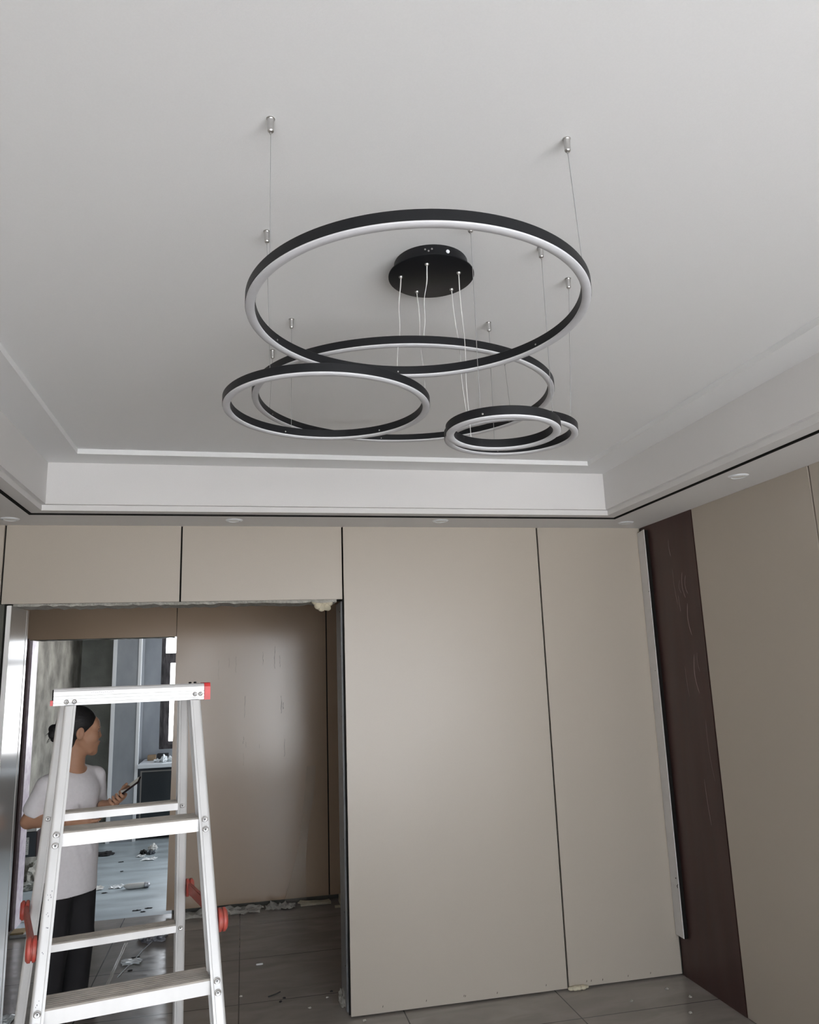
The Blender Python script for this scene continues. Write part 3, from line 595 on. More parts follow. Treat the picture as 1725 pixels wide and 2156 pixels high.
for k, (x, y) in enumerate(((.20, 4.42), (.44, 4.40), (.47, 4.47), (.34, 4.30), (.22, 4.46), (.0, 4.55))):
    bm = bmesh.new(); crumple(bm, (x, y, 0), .008, .006, .004, 80+k, 2); thing('grit_crumb', bm, M_mortar if k % 2 else M_blackrag, ['tiny black grit crumb in the doorway, between ladder and right jamb', 'pale grit crumb in the doorway, second nearest the mortar lump', 'black grit crumb in the doorway, nearest the mortar lump', 'pale grit crumb in the doorway, closest to the viewer', 'black grit crumb beside the short dark twist', 'pale grit crumb in the doorway, nearest the ladder'][k], 'crumb', 'grit crumbs in the doorway')
bm = B(-1.505, -1.28, 5.97, 6.13, .0, .018, bev=.002); pk = thing('board_offcut', bm, M_board, 'grey board offcut lying under the left side of the kitchen opening', 'offcut')
bm = B(-1.505, -1.42, 5.975, 6.08, .019, .030, bev=.002); thing('plywood_offcut', bm, M_wood, 'small yellowish plywood scrap on the grey board offcut', 'offcut')
bm = bmesh.new(); sheet(bm, ((-1.53, 6.32), (-1.38, 6.30), (-1.36, 6.48), (-1.52, 6.50)), .001, 15, .008, 8); thing('white_film_sheet', bm, M_tplas, 'bright white film sheet on the floor left, behind the red ladder catch', 'film')
litter('green_net', -1.64, 5.93, .075, .09, .030, M_green, 'clump of pale green netting on the floor at the left edge', 51, sub=4, cat='net')
bm = bmesh.new(); sheet(bm, ((-1.25, 4.52), (-1.11, 4.52), (-1.12, 4.66), (-1.24, 4.66)), .002, 16, .006, 8); thing('white_bag', bm, M_tplas, 'white plastic bag on the floor at the lower left corner', 'bag')
# foam bulge and nicks at the foot of the tall boards
bm = bmesh.new()
for (x, r_) in ((1.668, .016), (1.69, .02), (1.71, .02), (1.735, .019), (1.755, .012)):
    t = bmesh.new(); bmesh.ops.create_icosphere(t, subdivisions=3, radius=r_)
    for v in t.verts: v.co = Vector((v.co.x+x, v.co.y*0.9+D-0.012, max(0, v.co.z*0.6+0.011)))
    me = bpy.data.meshes.new('t'); t.to_mesh(me); t.free(); bm.from_mesh(me); bpy.data.meshes.remove(me)
thing('floor_foam', bm, M_foam, 'pale foam bulging onto the floor under the joint of the two tall cream boards', 'foam', smooth=True)
for k, (x, y) in enumerate(((.585, 4.075), (.60, 4.01), (2.10, 3.70), (2.2, 3.86), (2.02, 3.52), (1.9, 3.9), (2.14, 3.98))):
    bm = bmesh.new(); crumple(bm, (x, y, 0), .008, .007, .005, 90+k, 2); thing('plaster_crumb', bm, M_mortar, ['pale plaster crumb touching the lower left corner of the wide tall board', 'pale plaster crumb just below the lower left corner of the wide tall board', 'pale plaster crumb on the floor right of the grout cross, in the right corner', 'pale plaster crumb lying against the dark brown board', 'pale plaster crumb nearest the bottom edge of the photo', 'pale plaster crumb left of the corner, near the narrow tall board', 'pale plaster crumb deepest in the right corner'][k], 'crumb', 'plaster crumbs below the cream boards')

# ------------------------------------------------------------------ downlights
def downlight(x, y, label):
    e = empty('downlight', (x, y, C1), label, 'recessed light', 'recessed downlights in the soffit')
    bm = bmesh.new(); M = Matrix.Translation((x, y, C1-0.006))
    lathe(bm, [(0.028, 0.004), (0.031, 0.0), (0.040, 0.002), (0.044, 0.006), (0.028, 0.0061)], 36, M, cap=False)
    meshobj('trim_ring', bm, M_wtrim, parent=e, smooth=True)
    bm = bmesh.new(); lathe(bm, [(0.0275, 0.0), (0.026, -0.003), (0.012, -0.005), (0.002, -0.0055)], 30, Matrix.Translation((x, y, C1-0.0015))); meshobj('lens', bm, M_lamp, parent=e, smooth=True)
    return e
downlight(-1.118, 3.955, 'round white recessed downlight at the left end of the back soffit')
downlight(-0.055, 3.952, 'round white recessed downlight above the doorway, over the joint of the two header boards')
downlight(1.035, 3.930, 'round white recessed downlight above the wide tall cream board')
downlight(2.138, 3.946, 'round white recessed downlight in the corner of the soffit by the dark brown board')
downlight(2.123, 2.882, 'largest round recessed downlight, in the soffit along the right wall')

# ------------------------------------------------------------------ chandelier
CH = empty('ring_chandelier', (0.473, 1.7815, C3), 'black chandelier of five overlapping rings hung on thin wires from a round black canopy', 'chandelier')
bm = bmesh.new(); lathe(bm, [(0.096, -0.0), (0.097, -0.002), (0.097, -0.032)], 72, Matrix.Translation((0.473, 1.7815, C3))); meshobj('canopy_body', bm, M_black, parent=CH, smooth=True)
bm = bmesh.new(); lathe(bm, [(0.110, -0.033), (0.1128, -0.0345), (0.1128, -0.037), (0.110, -0.039)], 72, Matrix.Translation((0.473, 1.7815, C3))); cpl = meshobj('canopy_plate', bm, M_black, parent=CH, smooth=True)
def knob(P, axis, r, l, seg=14):
    z = Vector(axis).normalized(); q = Vector((0, 0, 1)).rotation_difference(z).to_matrix().to_4x4()
    bm = bmesh.new(); lathe(bm, [(r*.8, 0), (r, l*.25), (r, l*.8), (r*.7, l)], seg, Matrix.Translation(P) @ q); return bm
ang = math.radians(-78); meshobj('canopy_screw', knob((0.473+0.097*math.cos(ang), 1.7815+0.097*math.sin(ang), C3-0.018), (math.cos(ang), math.sin(ang), 0), .0048, .004), M_wtrim, parent=CH, smooth=True)
for k in range(3):
    an = math.radians(-112+k*5); meshobj('cable_gland', knob((0.473+0.097*math.cos(an), 1.7815+0.097*math.sin(an), C3-0.014-0.005*(k % 2)), (math.cos(an), math.sin(an), 0), .0022, .003), M_chrome, parent=CH)
RZ = 0.021; RW = 0.020
RINGS = dict(A=((0.3541, 1.4552), 2.385, .3586, .003, .0165), B=((.4875, 2.2457), 2.485, .4717, -.0043, .031), C=((.2095, 1.911), 2.33, .2699, -.0063, .0142),
             D=((.6035, 1.6661), 2.20, .1373, -.0198, .0027), E=((.7221, 1.9338), 2.277, .1851, -.0095, .0203))
def ring_pt(k, a, rad, dz):
    (cx, cy), z, r, ta, tb = RINGS[k]
    x, y = rad*math.cos(a), rad*math.sin(a)
    return Vector((cx+x, cy+y, z+ta*x+tb*y+dz))
def ring_mesh(k, prof, seg=160):
    bm = bmesh.new(); rows = []
    for s in range(seg):
        a = 2*PI*s/seg; rows.append([bm.verts.new(ring_pt(k, a, rad, dz)) for rad, dz in prof])
    n = len(prof)
    for s in range(seg):
        for j in range(n): bm.faces.new((rows[s][j], rows[s][(j+1) % n], rows[(s+1) % seg][(j+1) % n], rows[(s+1) % seg][j]))
    return bm
RO = {}
for k, lab in (('A', 'large ring nearest the viewer, hanging highest in the photo'), ('B', 'largest ring in diameter, farthest from the viewer'), ('C', 'middle-sized ring at the left'), ('D', 'smallest ring, hanging lowest at the right'), ('E', 'small ring at the right, partly behind the smallest ring')):
    r = RINGS[k][2]
    ro = meshobj('ring', ring_mesh(k, [(r, 0), (r, RZ-.001), (r-.001, RZ), (r-RW+.001, RZ), (r-RW, RZ-.001), (r-RW, 0)]), M_black, parent=CH, smooth=True)
    ro['label'] = lab
    meshobj('diffuser', ring_mesh(k, [(r-.0006, -.0005), (r-.0010, -.0035), (r-.004, -.0058), (r-RW+.004, -.0058), (r-RW+.0010, -.0035), (r-RW+.0006, -.0005)]), M_diff, parent=ro, smooth=True)
    RO[k] = ro
for k, ds in (('A', (148, 22, 86)), ('B', (153, 89, 23)), ('C', (113, 47)), ('E', (84, -150)), ('D', (-128,))):
    r = RINGS[k][2]
    for dg in ds:
        a = math.radians(dg); s_ = -1 if k != 'D' else 1
        P = ring_pt(k, a, r-RW if k != 'D' else r, 0.0055)
        meshobj('joint_screw', knob(P, (s_*math.cos(a), s_*math.sin(a), 0), .0021, .0018, 8), M_chrome, parent=RO[k])
def anchor(x, y):
    bm = bmesh.new()
    lathe(bm, [(.0084, 0), (.0084, -.0014), (.0072, -.0022), (.0066, -.004), (.0063, -.026), (.0060, -.028), (.0035, -.0305), (.0018, -.031), (.0018, -.034), (.001, -.0345)], 20, Matrix.Translation((x, y, C3)))
    return meshobj('ceiling_anchor', bm, M_chrome, parent=CH, smooth=True)
def susp(k, ax, ay, dg):
    anchor(ax, ay); a = math.radians(dg); r = RINGS[k][2]
    P = ring_pt(k, a, r-RW*0.5, RZ)
    bm = bmesh.new(); tube(bm, [(ax, ay, C3-.034), P], .00075, 6); w = meshobj('suspension_wire', bm, M_wire, parent=CH)
    bm = bmesh.new(); tube(bm, [P+Vector((0, 0, .004)), P-Vector((0, 0, .001))], .0016, 8); meshobj('wire_ferrule', bm, M_chrome, parent=w)
def angof(k, x, y): (cx, cy) = RINGS[k][0]; return math.degrees(math.atan2(y-cy, x-cx))
for k, x, y in (('A', .041, 1.304), ('A', .633, 1.263), ('C', .045, 1.692), ('D', .733, 1.658), ('E', .869, 1.799), ('C', .131, 2.154), ('E', .733, 2.093), ('D', .520, 1.574)):
    susp(k, x, y, angof(k, x, y))
susp('B', .083, 2.388, 153); susp('B', .868, 2.337, 23)
for k, (x, y), (ex_, ey_) in (('A', (.3925, 1.788), (.379, 1.813)), ('C', (.4517, 1.860), (.475, 1.864)), ('B', (.4456, 1.7155), (.446, 1.776)), ('D', (.5377, 1.7448), (.5566, 1.795)), ('E', (.5423, 1.8333), (.562, 1.841))):
    bm = bmesh.new(); lathe(bm, [(.0055, 0), (.0055, -.002), (.003, -.005), (.002, -.006)], 16, Matrix.Translation((x, y, C3-.039))); meshobj('cord_grip', bm, M_chrome, parent=cpl, smooth=True)
    a = math.radians(angof(k, ex_, ey_)); P = ring_pt(k, a, RINGS[k][2]-RW*0.5, RZ); Q = Vector((x, y, C3-.044))
    rnd = random.Random(ord(k)); pts = []
    ph = rnd.uniform(0, 6)
    for j in range(25):
        f = j/24; q = Q.lerp(P, f); w_ = .0035*math.sin(PI*f); pts.append((q.x+w_*math.sin(f*9+ph), q.y+w_*math.cos(f*7+ph), q.z))
    bm = bmesh.new(); tube(bm, pts, [.0015 if j < 7 else .0009 for j in range(25)], 6); meshobj('power_cord', bm, M_cord, parent=CH, smooth=True)

# ------------------------------------------------------------------ ladder
LX, LY, PSI, ZT, HC = -0.2797, 1.9689, 0.194, 1.6369, 0.039
lc, ls = math.cos(PSI), math.sin(PSI)
EX = Vector((lc, ls, 0)); EN = Vector((ls, -lc, 0)); EZ = Vector((0, 0, 1))
def LP(a, n_, z): return Vector((LX, LY, 0))+EX*a+EN*n_+EZ*z
LAD = empty('step_ladder', (LX, LY, 0), 'aluminium folding step ladder with red end caps and catches, standing in front of the doorway', 'ladder', rz=0)
rL, rR, mS, sF, FW = 0.1005, 0.1502, 0.0493, 0.3564, 0.025
def fr(side, z): return -(rL+mS*(ZT-z)) if side < 0 else (rR+mS*(ZT-z))
def fn(z): return sF*(ZT-z)
def br(side, z): return -(0.114+0.0838*(ZT-z)) if side < 0 else (0.1364+0.0455*(ZT-z))
def bn(z): return -0.07-0.3011*(ZT-z)
# cap
front = [(0, ZT-HC), (0.0, ZT-.034), (-.0012, ZT-.0335), (-.0012, ZT-.0328), (0, ZT-.0322), (0, ZT-.026), (-.0012, ZT-.0255), (-.0012, ZT-.0248), (0, ZT-.0242), (0, ZT-.019), (-.0012, ZT-.0185), (-.0012, ZT-.0178), (0, ZT-.0172),
         (0, ZT-.008), (-.003, ZT-.0025), (-.008, ZT), (-.066, ZT), (-.071, ZT-.0025), (-.074, ZT-.008), (-.074, ZT-HC), (-.0715, ZT-HC), (-.0715, ZT-.009), (-.066, ZT-.0028), (-.008, ZT-.0028), (-.0028, ZT-.009), (-.0028, ZT-HC)]
def cap_part(a0, a1, prof):
    bm = bmesh.new(); r0 = [bm.verts.new(LP(a0, n_, z)) for n_, z in prof]; r1 = [bm.verts.new(LP(a1, n_, z)) for n_, z in prof]; n = len(prof)
    for k in range(n): bm.faces.new((r0[k], r0[(k+1) % n], r1[(k+1) % n], r1[k]))
    bm.faces.new(r0[::-1]); bm.faces.new(r1); return bm
meshobj('top_cap', cap_part(-.1515, .1875, front), M_alu, parent=LAD)
o = meshobj('end_cap', cap_part(.188, .2025, [(.0012, ZT-HC-.001), (.0012, ZT-.008), (-.003, ZT), (-.008, ZT+.0015), (-.066, ZT+.0015), (-.072, ZT), (-.0755, ZT-.008), (-.0755, ZT-HC-.001)]), M_red, parent=LAD); o['label'] = 'bright red plastic end cap'
o = meshobj('end_plug', cap_part(-.158, -.1522, [(-.001, ZT-HC+.0005), (-.001, ZT-.027), (-.072, ZT-.027), (-.072, ZT-HC+.0005)]), M_red, parent=LAD); o['label'] = 'broken remainder of a red end plug'
meshobj('end_hollow', cap_part(-.1545, -.1520, [(-.004, ZT-.0265), (-.002, ZT-.012), (-.008, ZT-.003), (-.066, ZT-.003), (-.072, ZT-.012), (-.070, ZT-.0265)]), M_dark, parent=LAD)
for x in (.158, .170): meshobj('cap_bolt', (lambda b: b)(knob(LP(x, -.037, ZT), (0, 0, 1), .0035, .004, 10)), M_dark, parent=LAD)
# stiles
def stile(side, infn, nnfn, z0, z1, fwid, dep, name, lead=0.006):
    """rounded C-channel: web outside, flanges front and back"""
    s = side; rc = .007
    prof = [(0, 0)]                                       # u: outward from the inner flange edge, v: backwards
    prof += [(.0045, 0), (.0052, .0007), (.006, 0)]
    prof += [(fwid-rc+rc*math.sin(t), rc-rc*math.cos(t)) for t in [PI/2*k/5 for k in range(6)]]
    prof += [(fwid, dep*.28), (fwid-.0012, dep*.30), (fwid-.0012, dep*.36), (fwid, dep*.38), (fwid, dep*.70), (fwid-.0012, dep*.72), (fwid, dep*.74)]
    prof += [(fwid-rc+rc*math.cos(t), dep-rc+rc*math.sin(t)) for t in [PI/2*k/5 for k in range(6)]]
    prof += [(0, dep), (0, dep-.002), (fwid-.004, dep-.0025), (fwid-.0025, dep-.005), (fwid-.0025, .005), (fwid-.004, .0022), (0, .0022)]
    bm = bmesh.new(); rings = []
    for z in (z0, z1):
        rings.append([bm.verts.new(LP(infn(s, z)+s*u_, nnfn(z)+lead-v_, z)) for u_, v_ in prof])
    n = len(prof)
    for k in range(n): bm.faces.new((rings[0][k], rings[0][(k+1) % n], rings[1][(k+1) % n], rings[1][k]))
    bm.faces.new(rings[0][::-1]); bm.faces.new(rings[1])
    return meshobj(name, bm, M_alu, parent=LAD)
ZS = ZT-HC+0.0
SF = {}
for s in (-1, 1):
    SF[s] = stile(s, fr, fn, 0.022, ZS-.0005, FW, .058, 'front_leg')
    SF[s*2] = stile(s, br, bn, 0.022, ZS-.0005, .024, .040, 'rear_leg', lead=0.0)
    for f_i, f_n, dep, rn, ln_ in ((fr, fn, .062, 'foot_pad', 0), (br, bn, .045, 'foot_pad', 0)):
        a0 = f_i(s, 0); n0 = f_n(0)
        bm = bmesh.new(); P = [LP(a0-s*.003, n0+.009, 0), LP(a0+s*.030, n0+.009, 0), LP(a0+s*.030, n0-dep, 0), LP(a0-s*.003, n0-dep, 0)]
        lo = [bm.verts.new(p) for p in P]; hi = [bm.verts.new(p+Vector((0, 0, .021))) for p in P]
        for k in range(4): bm.faces.new((lo[k], lo[(k+1) % 4], hi[(k+1) % 4], hi[k]))
        bm.faces.new(lo[::-1]); bm.faces.new(hi); o = meshobj(rn, bm, M_redold, parent=LAD)
def rivet(P, parent, r_=.0075):
    q = Vector((0, 0, 1)).rotation_difference(EN).to_matrix().to_4x4()
    bm = bmesh.new(); lathe(bm, [(r_, 0), (r_*.98, .0010), (r_*.72, .0020), (r_*.5, .0016), (r_*.45, .0006)], 22, Matrix.Translation(P) @ q, cap=False)
    bm2 = meshobj('rivet', bm, M_chrome, parent=parent, smooth=True)
    bm = bmesh.new(); lathe(bm, [(r_*.2, 0.0006), (r_*.2, .0012)], 10, Matrix.Translation(P) @ q); meshobj('rivet_hole', bm, M_dark, parent=parent)
for a, n0 in ((-.124, .0), (-.1065, .0), (.1655, 0), (.1785, 0)):
    rivet(LP(a, 0.0003, ZT-.031 if a < 0 else ZT-.0255), LAD, .0052)
for zi in (1.3393, 1.0393, 0.7393, 0.4393, 0.1393):
    for back in (0, 1):
        zz = zi if not back else (zi if zi > 1.3 else zi-.017)
        f_i, f_n = (fr, fn) if not back else (br, bn)
        h_ = .029 if not back else .0195; dp = .078 if not back else .050
        a0, a1 = f_i(-1, zz)+(-.001), f_i(1, zz)+.001
        n0 = f_n(zz)+(.0 if not back else -.001)
        # folded tread: front lip, grooved top, rear lip
        bm = bmesh.new()
        prof = [(n0, zz-h_), (n0, zz-.003), (n0-.003, zz)]
        prof2 = [(n0-.003, zz)]
        k = .006
        while k < dp-.008:
            prof2 += [(n0-k, zz), (n0-k-.001, zz-.0012), (n0-k-.003, zz-.0012), (n0-k-.004, zz)]; k += .010
        prof2 += [(n0-dp+.002, zz), (n0-dp, zz-.002), (n0-dp, zz-h_*.7)]
        full = prof+prof2[1:]
        inner = [(n0-dp+.002, zz-h_*.7), (n0-dp+.002, zz-.004), (n0-.003, zz-.005), (n0-.002, zz-h_)]
        pr_ = full+inner; n = len(pr_)
        def aa(side, z, base): return f_i(side, z)
        r0 = [bm.verts.new(LP(a0, n_, z)) for n_, z in pr_]; r1 = [bm.verts.new(LP(a1, n_, z)) for n_, z in pr_]
        for j in range(n):
            fc = bm.faces.new((r0[j], r0[(j+1) % n], r1[(j+1) % n], r1[j]))
            fc.material_index = 1 if 1 <= j < len(full)-3 else 0
        bm.faces.new(r0[::-1]); bm.faces.new(r1)
        o = meshobj('rear_rung' if back else 'front_rung', bm, [M_alu, M_tread], parent=LAD)
        for s in (-1, 1):
            if not back:
                for dz in (-.003, -.023):
                    z = zz+dz; rivet(LP(fr(s, z)+s*.0125, fn(z)+.0065, z), SF[s], .0068)
            else:
                z = zz-.010; rivet(LP(br(s, z)+s*.012, bn(z)+.0004, z), SF[s*2], .0062)
# spreader catches
for s in (-1, 1):
    zf, zb = 1.135, 1.112
    ao = fr(s, zf)+s*(FW+.001); ab = br(s, zb)+s*.025
    pf = LP(ao+s*.008, fn(zf)-.018, zf); pb = LP(ab+s*.008, bn(zb)-.012, zb)
    sp_e = bmesh.new()
    d = (pb-pf).normalized(); w_ = EX*s
    upv = d.cross(w_).normalized()
    def slab(bm, A, Bv, hw, ht, off=0):
        vs = []
        for P in (A, Bv):
            for q, t_ in ((-1, -1), (1, -1), (1, 1), (-1, 1)): vs.append(bm.verts.new(P+w_*(q*hw+off)+upv*(t_*ht)))
        for f in ((0, 1, 2, 3), (7, 6, 5, 4), (0, 4, 5, 1), (1, 5, 6, 2), (2, 6, 7, 3), (3, 7, 4, 0)): bm.faces.new([vs[i] for i in f])
    slab(sp_e, pf+d*.012, pb-d*.012, .0045, .013)
    bmesh.ops.bevel(sp_e, geom=sp_e.edges[:], offset=.0015, segments=2, affect='EDGES')
    o = meshobj('spreader_arm', sp_e, M_redold, parent=LAD); o['label'] = 'worn red plastic spreader arm'
    for P, r_, nm in ((pf, .024, 'catch_hub'), (pb, .022, 'catch_hub')):
        q = Vector((0, 0, 1)).rotation_difference(w_).to_matrix().to_4x4()
        bm = bmesh.new(); lathe(bm, [(r_*.9, -.008), (r_, -.006), (r_, -.001), (r_*.86, 0), (r_*.86, .002), (r_, .003), (r_, .008), (r_*.8, .012)], 26, Matrix.Translation(P) @ q); meshobj(nm, bm, M_redold, parent=LAD, smooth=True)
# worn ink marks on the left stile and cap
bm = bmesh.new(); rnd = random.Random(8)
for k in range(22):
    z = rnd.choice([rnd.uniform(1.13, 1.24), rnd.uniform(1.13, 1.24), rnd.uniform(1.03, 1.06)])
    a = fr(-1, z)-rnd.uniform(.009, .017)
    P = LP(a, fn(z)+.0062, z); box(bm, P.x-.0005, P.x+.0006*rnd.uniform(.4, 2), P.y-.0006, P.y-.0001, P.z-.001*rnd.uniform(1, 4), P.z+.0004)
meshobj('worn_print', bm, M_ink, parent=LAD)
bm = bmesh.new()
for k in range(12):
    P = LP(-.070+k*.0042, .0006, ZT-.012+.0012*math.sin(k*1.9)); box(bm, P.x-.001, P.x+.0012, P.y-.0005, P.y, P.z-.0006, P.z+.0006)
meshobj('worn_print', bm, M_ink, parent=LAD)

# ------------------------------------------------------------------ implicit surfaces for the person
def lerp(a, b, t): return a+(b-a)*t
class SDF:
    def __init__(s, lo, hi, h):
        s.lo = np.array(lo, float); s.h = h
        s.n = np.ceil((np.array(hi)-s.lo)/h).astype(int)+1
        ax = [s.lo[i]+h*np.arange(s.n[i]) for i in range(3)]
        s.X, s.Y, s.Z = np.meshgrid(*ax, indexing='ij', sparse=True)
        s.v = np.full(tuple(s.n), 1.0, np.float32)
    def _mix(s, d, k, sub=False):
        d = d.astype(np.float32)
        if sub:
            d = -d; hh = np.clip(0.5+0.5*(s.v-d)/k, 0, 1) if k > 0 else None
            s.v = np.maximum(s.v, d) if k <= 0 else (d*(1-hh)+s.v*hh+k*hh*(1-hh)); return
        if k <= 0: s.v = np.minimum(s.v, d); return
        hh = np.clip(0.5+0.5*(d-s.v)/k, 0, 1); s.v = d*(1-hh)+s.v*hh-k*hh*(1-hh)
    def cap(s, a, b, ra, rb, k=0.012, sub=False):
        a = np.array(a, float); b = np.array(b, float); ba = b-a
        px, py, pz = s.X-a[0], s.Y-a[1], s.Z-a[2]
        t = np.clip((px*ba[0]+py*ba[1]+pz*ba[2])/max(1e-9, ba@ba), 0, 1)
        d = np.sqrt((px-t*ba[0])**2+(py-t*ba[1])**2+(pz-t*ba[2])**2)-(ra+(rb-ra)*t)
        s._mix(d, k, sub); return s
    def ell(s, c, r, R=None, k=0.012, sub=False):
        """ellipsoid, R rows = local axes in world"""
        if R is HR: r = tuple(q*HS for q in r)
        R = np.eye(3) if R is None else np.array(R, float)
        px, py, pz = s.X-c[0], s.Y-c[1], s.Z-c[2]
        q = [(px*R[i, 0]+py*R[i, 1]+pz*R[i, 2]) for i in range(3)]
        k0 = np.sqrt(sum((q[i]/r[i])**2 for i in range(3))); k1 = np.sqrt(sum((q[i]/r[i]**2)**2 for i in range(3)))
        d = k0*(k0-1)/np.maximum(k1, 1e-6); s._mix(d, k, sub); return s
    def mesh(s, name, m, parent):
        v = s.v; ins = v < 0; n = v.shape
        c = ins[:-1, :-1, :-1].astype(np.int8)
        cnt = np.zeros((n[0]-1, n[1]-1, n[2]-1), np.int8)
        for i in (0, 1):
            for j in (0, 1):
                for k in (0, 1): cnt += ins[i:n[0]-1+i, j:n[1]-1+j, k:n[2]-1+k]
        act = (cnt > 0) & (cnt < 8); idx = np.argwhere(act); ids = np.full(act.shape, -1, np.int64); ids[act] = np.arange(len(idx))
        acc = np.zeros((len(idx), 3)); w = np.zeros(len(idx))
        cor = [(i, j, k) for i in (0, 1) for j in (0, 1) for k in (0, 1)]
        val = {q: v[idx[:, 0]+q[0], idx[:, 1]+q[1], idx[:, 2]+q[2]].astype(float) for q in cor}
        for q in cor:
            for ax in range(3):
                if q[ax] == 0:
                    p = list(q); p[ax] = 1; p = tuple(p); a, b = val[q], val[p]; m_ = (a < 0) != (b < 0)
                    t = np.where(m_, a/np.where(m_, a-b, 1), 0)
                    for e in range(3): acc[:, e] += m_*(q[e]+(t if e == ax else 0))
                    w += m_
        P = s.lo+s.h*(idx+acc/np.maximum(w, 1)[:, None])
        faces = []
        for ax in range(3):
            o1, o2 = [(1, 2), (2, 0), (0, 1)][ax]
            sl0 = [slice(None)]*3; sl1 = [slice(None)]*3
            sl0[ax] = slice(0, -1); sl1[ax] = slice(1, None)
            A_, B_ = ins[tuple(sl0)], ins[tuple(sl1)]
            E = np.argwhere(A_ != B_); E = E[(E[:, o1] > 0) & (E[:, o2] > 0) & (E[:, o1] < n[o1]-1) & (E[:, o2] < n[o2]-1)]
            if not len(E): continue
            def cell(d1, d2):
                q = E.copy(); q[:, o1] -= d1; q[:, o2] -= d2; return ids[q[:, 0], q[:, 1], q[:, 2]]
            quad = np.stack([cell(1, 1), cell(0, 1), cell(0, 0), cell(1, 0)], 1)
            flip = ~A_[E[:, 0], E[:, 1], E[:, 2]]
            quad[flip] = quad[flip][:, ::-1]; faces.append(quad)
        F = np.concatenate(faces); F = F[(F >= 0).all(1)]
        me = bpy.data.meshes.new(name); me.from_pydata(P.tolist(), [], F.tolist()); me.materials.append(m)
        me.polygons.foreach_set('use_smooth', [True]*len(me.polygons)); me.update()
        o = bpy.data.objects.new(name, me); COL.objects.link(o)
        if parent is not None:
            o.parent = parent; me.transform(Matrix.Translation(parent.location).inverted())
            if parent.parent: me.transform(Matrix.Translation(parent.parent.location).inverted())
        return o

PX, PY = -0.868, 4.50
PER = empty('person', (PX, PY, 0), 'person in a white t-shirt and black trousers standing behind the ladder, holding a phone', 'person')
tf = np.array([math.cos(math.radians(-40)), math.sin(math.radians(-40)), 0]); tl = np.array([-tf[1], tf[0], 0])      # torso facing, left
hf = np.array([math.cos(math.radians(21)), math.sin(math.radians(21)), -0.05]); hf /= np.linalg.norm(hf)
hl = np.cross([0, 0, 1], hf); hl /= np.linalg.norm(hl); hu = np.cross(hf, hl)
HC_ = np.array([-0.846, PY, 1.394])                     # head centre
HS = 1.07
def hp(f, l, u_): return HC_+(hf*f+hl*l+hu*u_)*HS
HR = np.array([hf, hl, hu])
C0 = np.array([PX-.005, PY, 0])
def tp(f, l, z): return C0+tf*f+tl*l+np.array([0, 0, z])
TR = np.array([tf, tl, [0, 0, 1]])
shR, shL = tp(-.005, -.155, 1.138), tp(-.01, .148, 1.146)
elR = np.array([-1.062, 4.43, 0.968]); wrR = np.array([-0.850, 4.315, .972])
elL = np.array([-0.775, 4.700, 0.945]); wrL = np.array([-0.722, 4.500, 1.012])
body = SDF((-1.19, 4.18, 0.80), (-0.50, 4.80, 1.53), 0.0028)
# skull and face
body.ell(hp(-.018, 0, .028), (.088, .070, .082), HR, 0)
body.ell(hp(.030, 0, -.030), (.056, .055, .078), HR, .025)
body.ell(hp(.062, 0, -.098), (.024, .026, .021), HR, .022)           # chin
body.ell(hp(.056, 0, .030), (.028, .050, .036), HR, .02)           # forehead
for s in (-1, 1):
    body.ell(hp(.052, s*.034, -.026), (.026, .022, .026), HR, .015) # cheek
    body.ell(hp(.074, s*.026, .018), (.010, .018, .006), HR, .008)  # brow
    body.ell(hp(.080, s*.030, .000), (.010, .015, .009), HR, .006, sub=True)
    body.ell(hp(.066, s*.030, .000), (.0115, .0125, .011), HR, .004)  # lid
    body.ell(hp(-.016, s*.070, -.008), (.019, .007, .030), HR, .004)  # ear
    body.ell(hp(-.014, s*.078, -.006), (.011, .0065, .019), HR, .002, sub=True)
    body.cap(hp(-.010, s*.050, -.045), hp(.045, s*.026, -.096), .016, .013, .014)   # jaw
body.cap(hp(.076, 0, .012), hp(.090, 0, -.024), .007, .0100, .012)    # nose
for s in (-1, 1): body.ell(hp(.082, s*.011, -.028), (.010, .0075, .0075), HR, .006)
body.ell(hp(.082, 0, -.052), (.012, .022, .006), HR, .006)           # upper lip
body.ell(hp(.079, 0, -.063), (.011, .019, .006), HR, .008)
body.ell(hp(.060, 0, -.072), (.025, .030, .030), HR, .012)          # mouth and chin mass
# neck and torso
neck_lo = tp(-.01, 0, 1.15)
body.cap(hp(-.020, 0, -.045), neck_lo, .052, .058, .020)
body.ell(tp(-.005, 0, 1.085), (.085, .142, .110), TR, .04)
body.ell(tp(0, 0, .90), (.085, .130, .14), TR, .05)
for s, sh in ((-1, shR), (1, shL)): body.cap(tp(-.01, s*.03, 1.190), sh, .036, .040, .03)
# arms
body.cap(shR, elR, .043, .037, .025); body.cap(elR, wrR, .036, .024, .012)
body.cap(shL, elL, .043, .035, .025); body.cap(elL, wrL, .034, .023, .012)
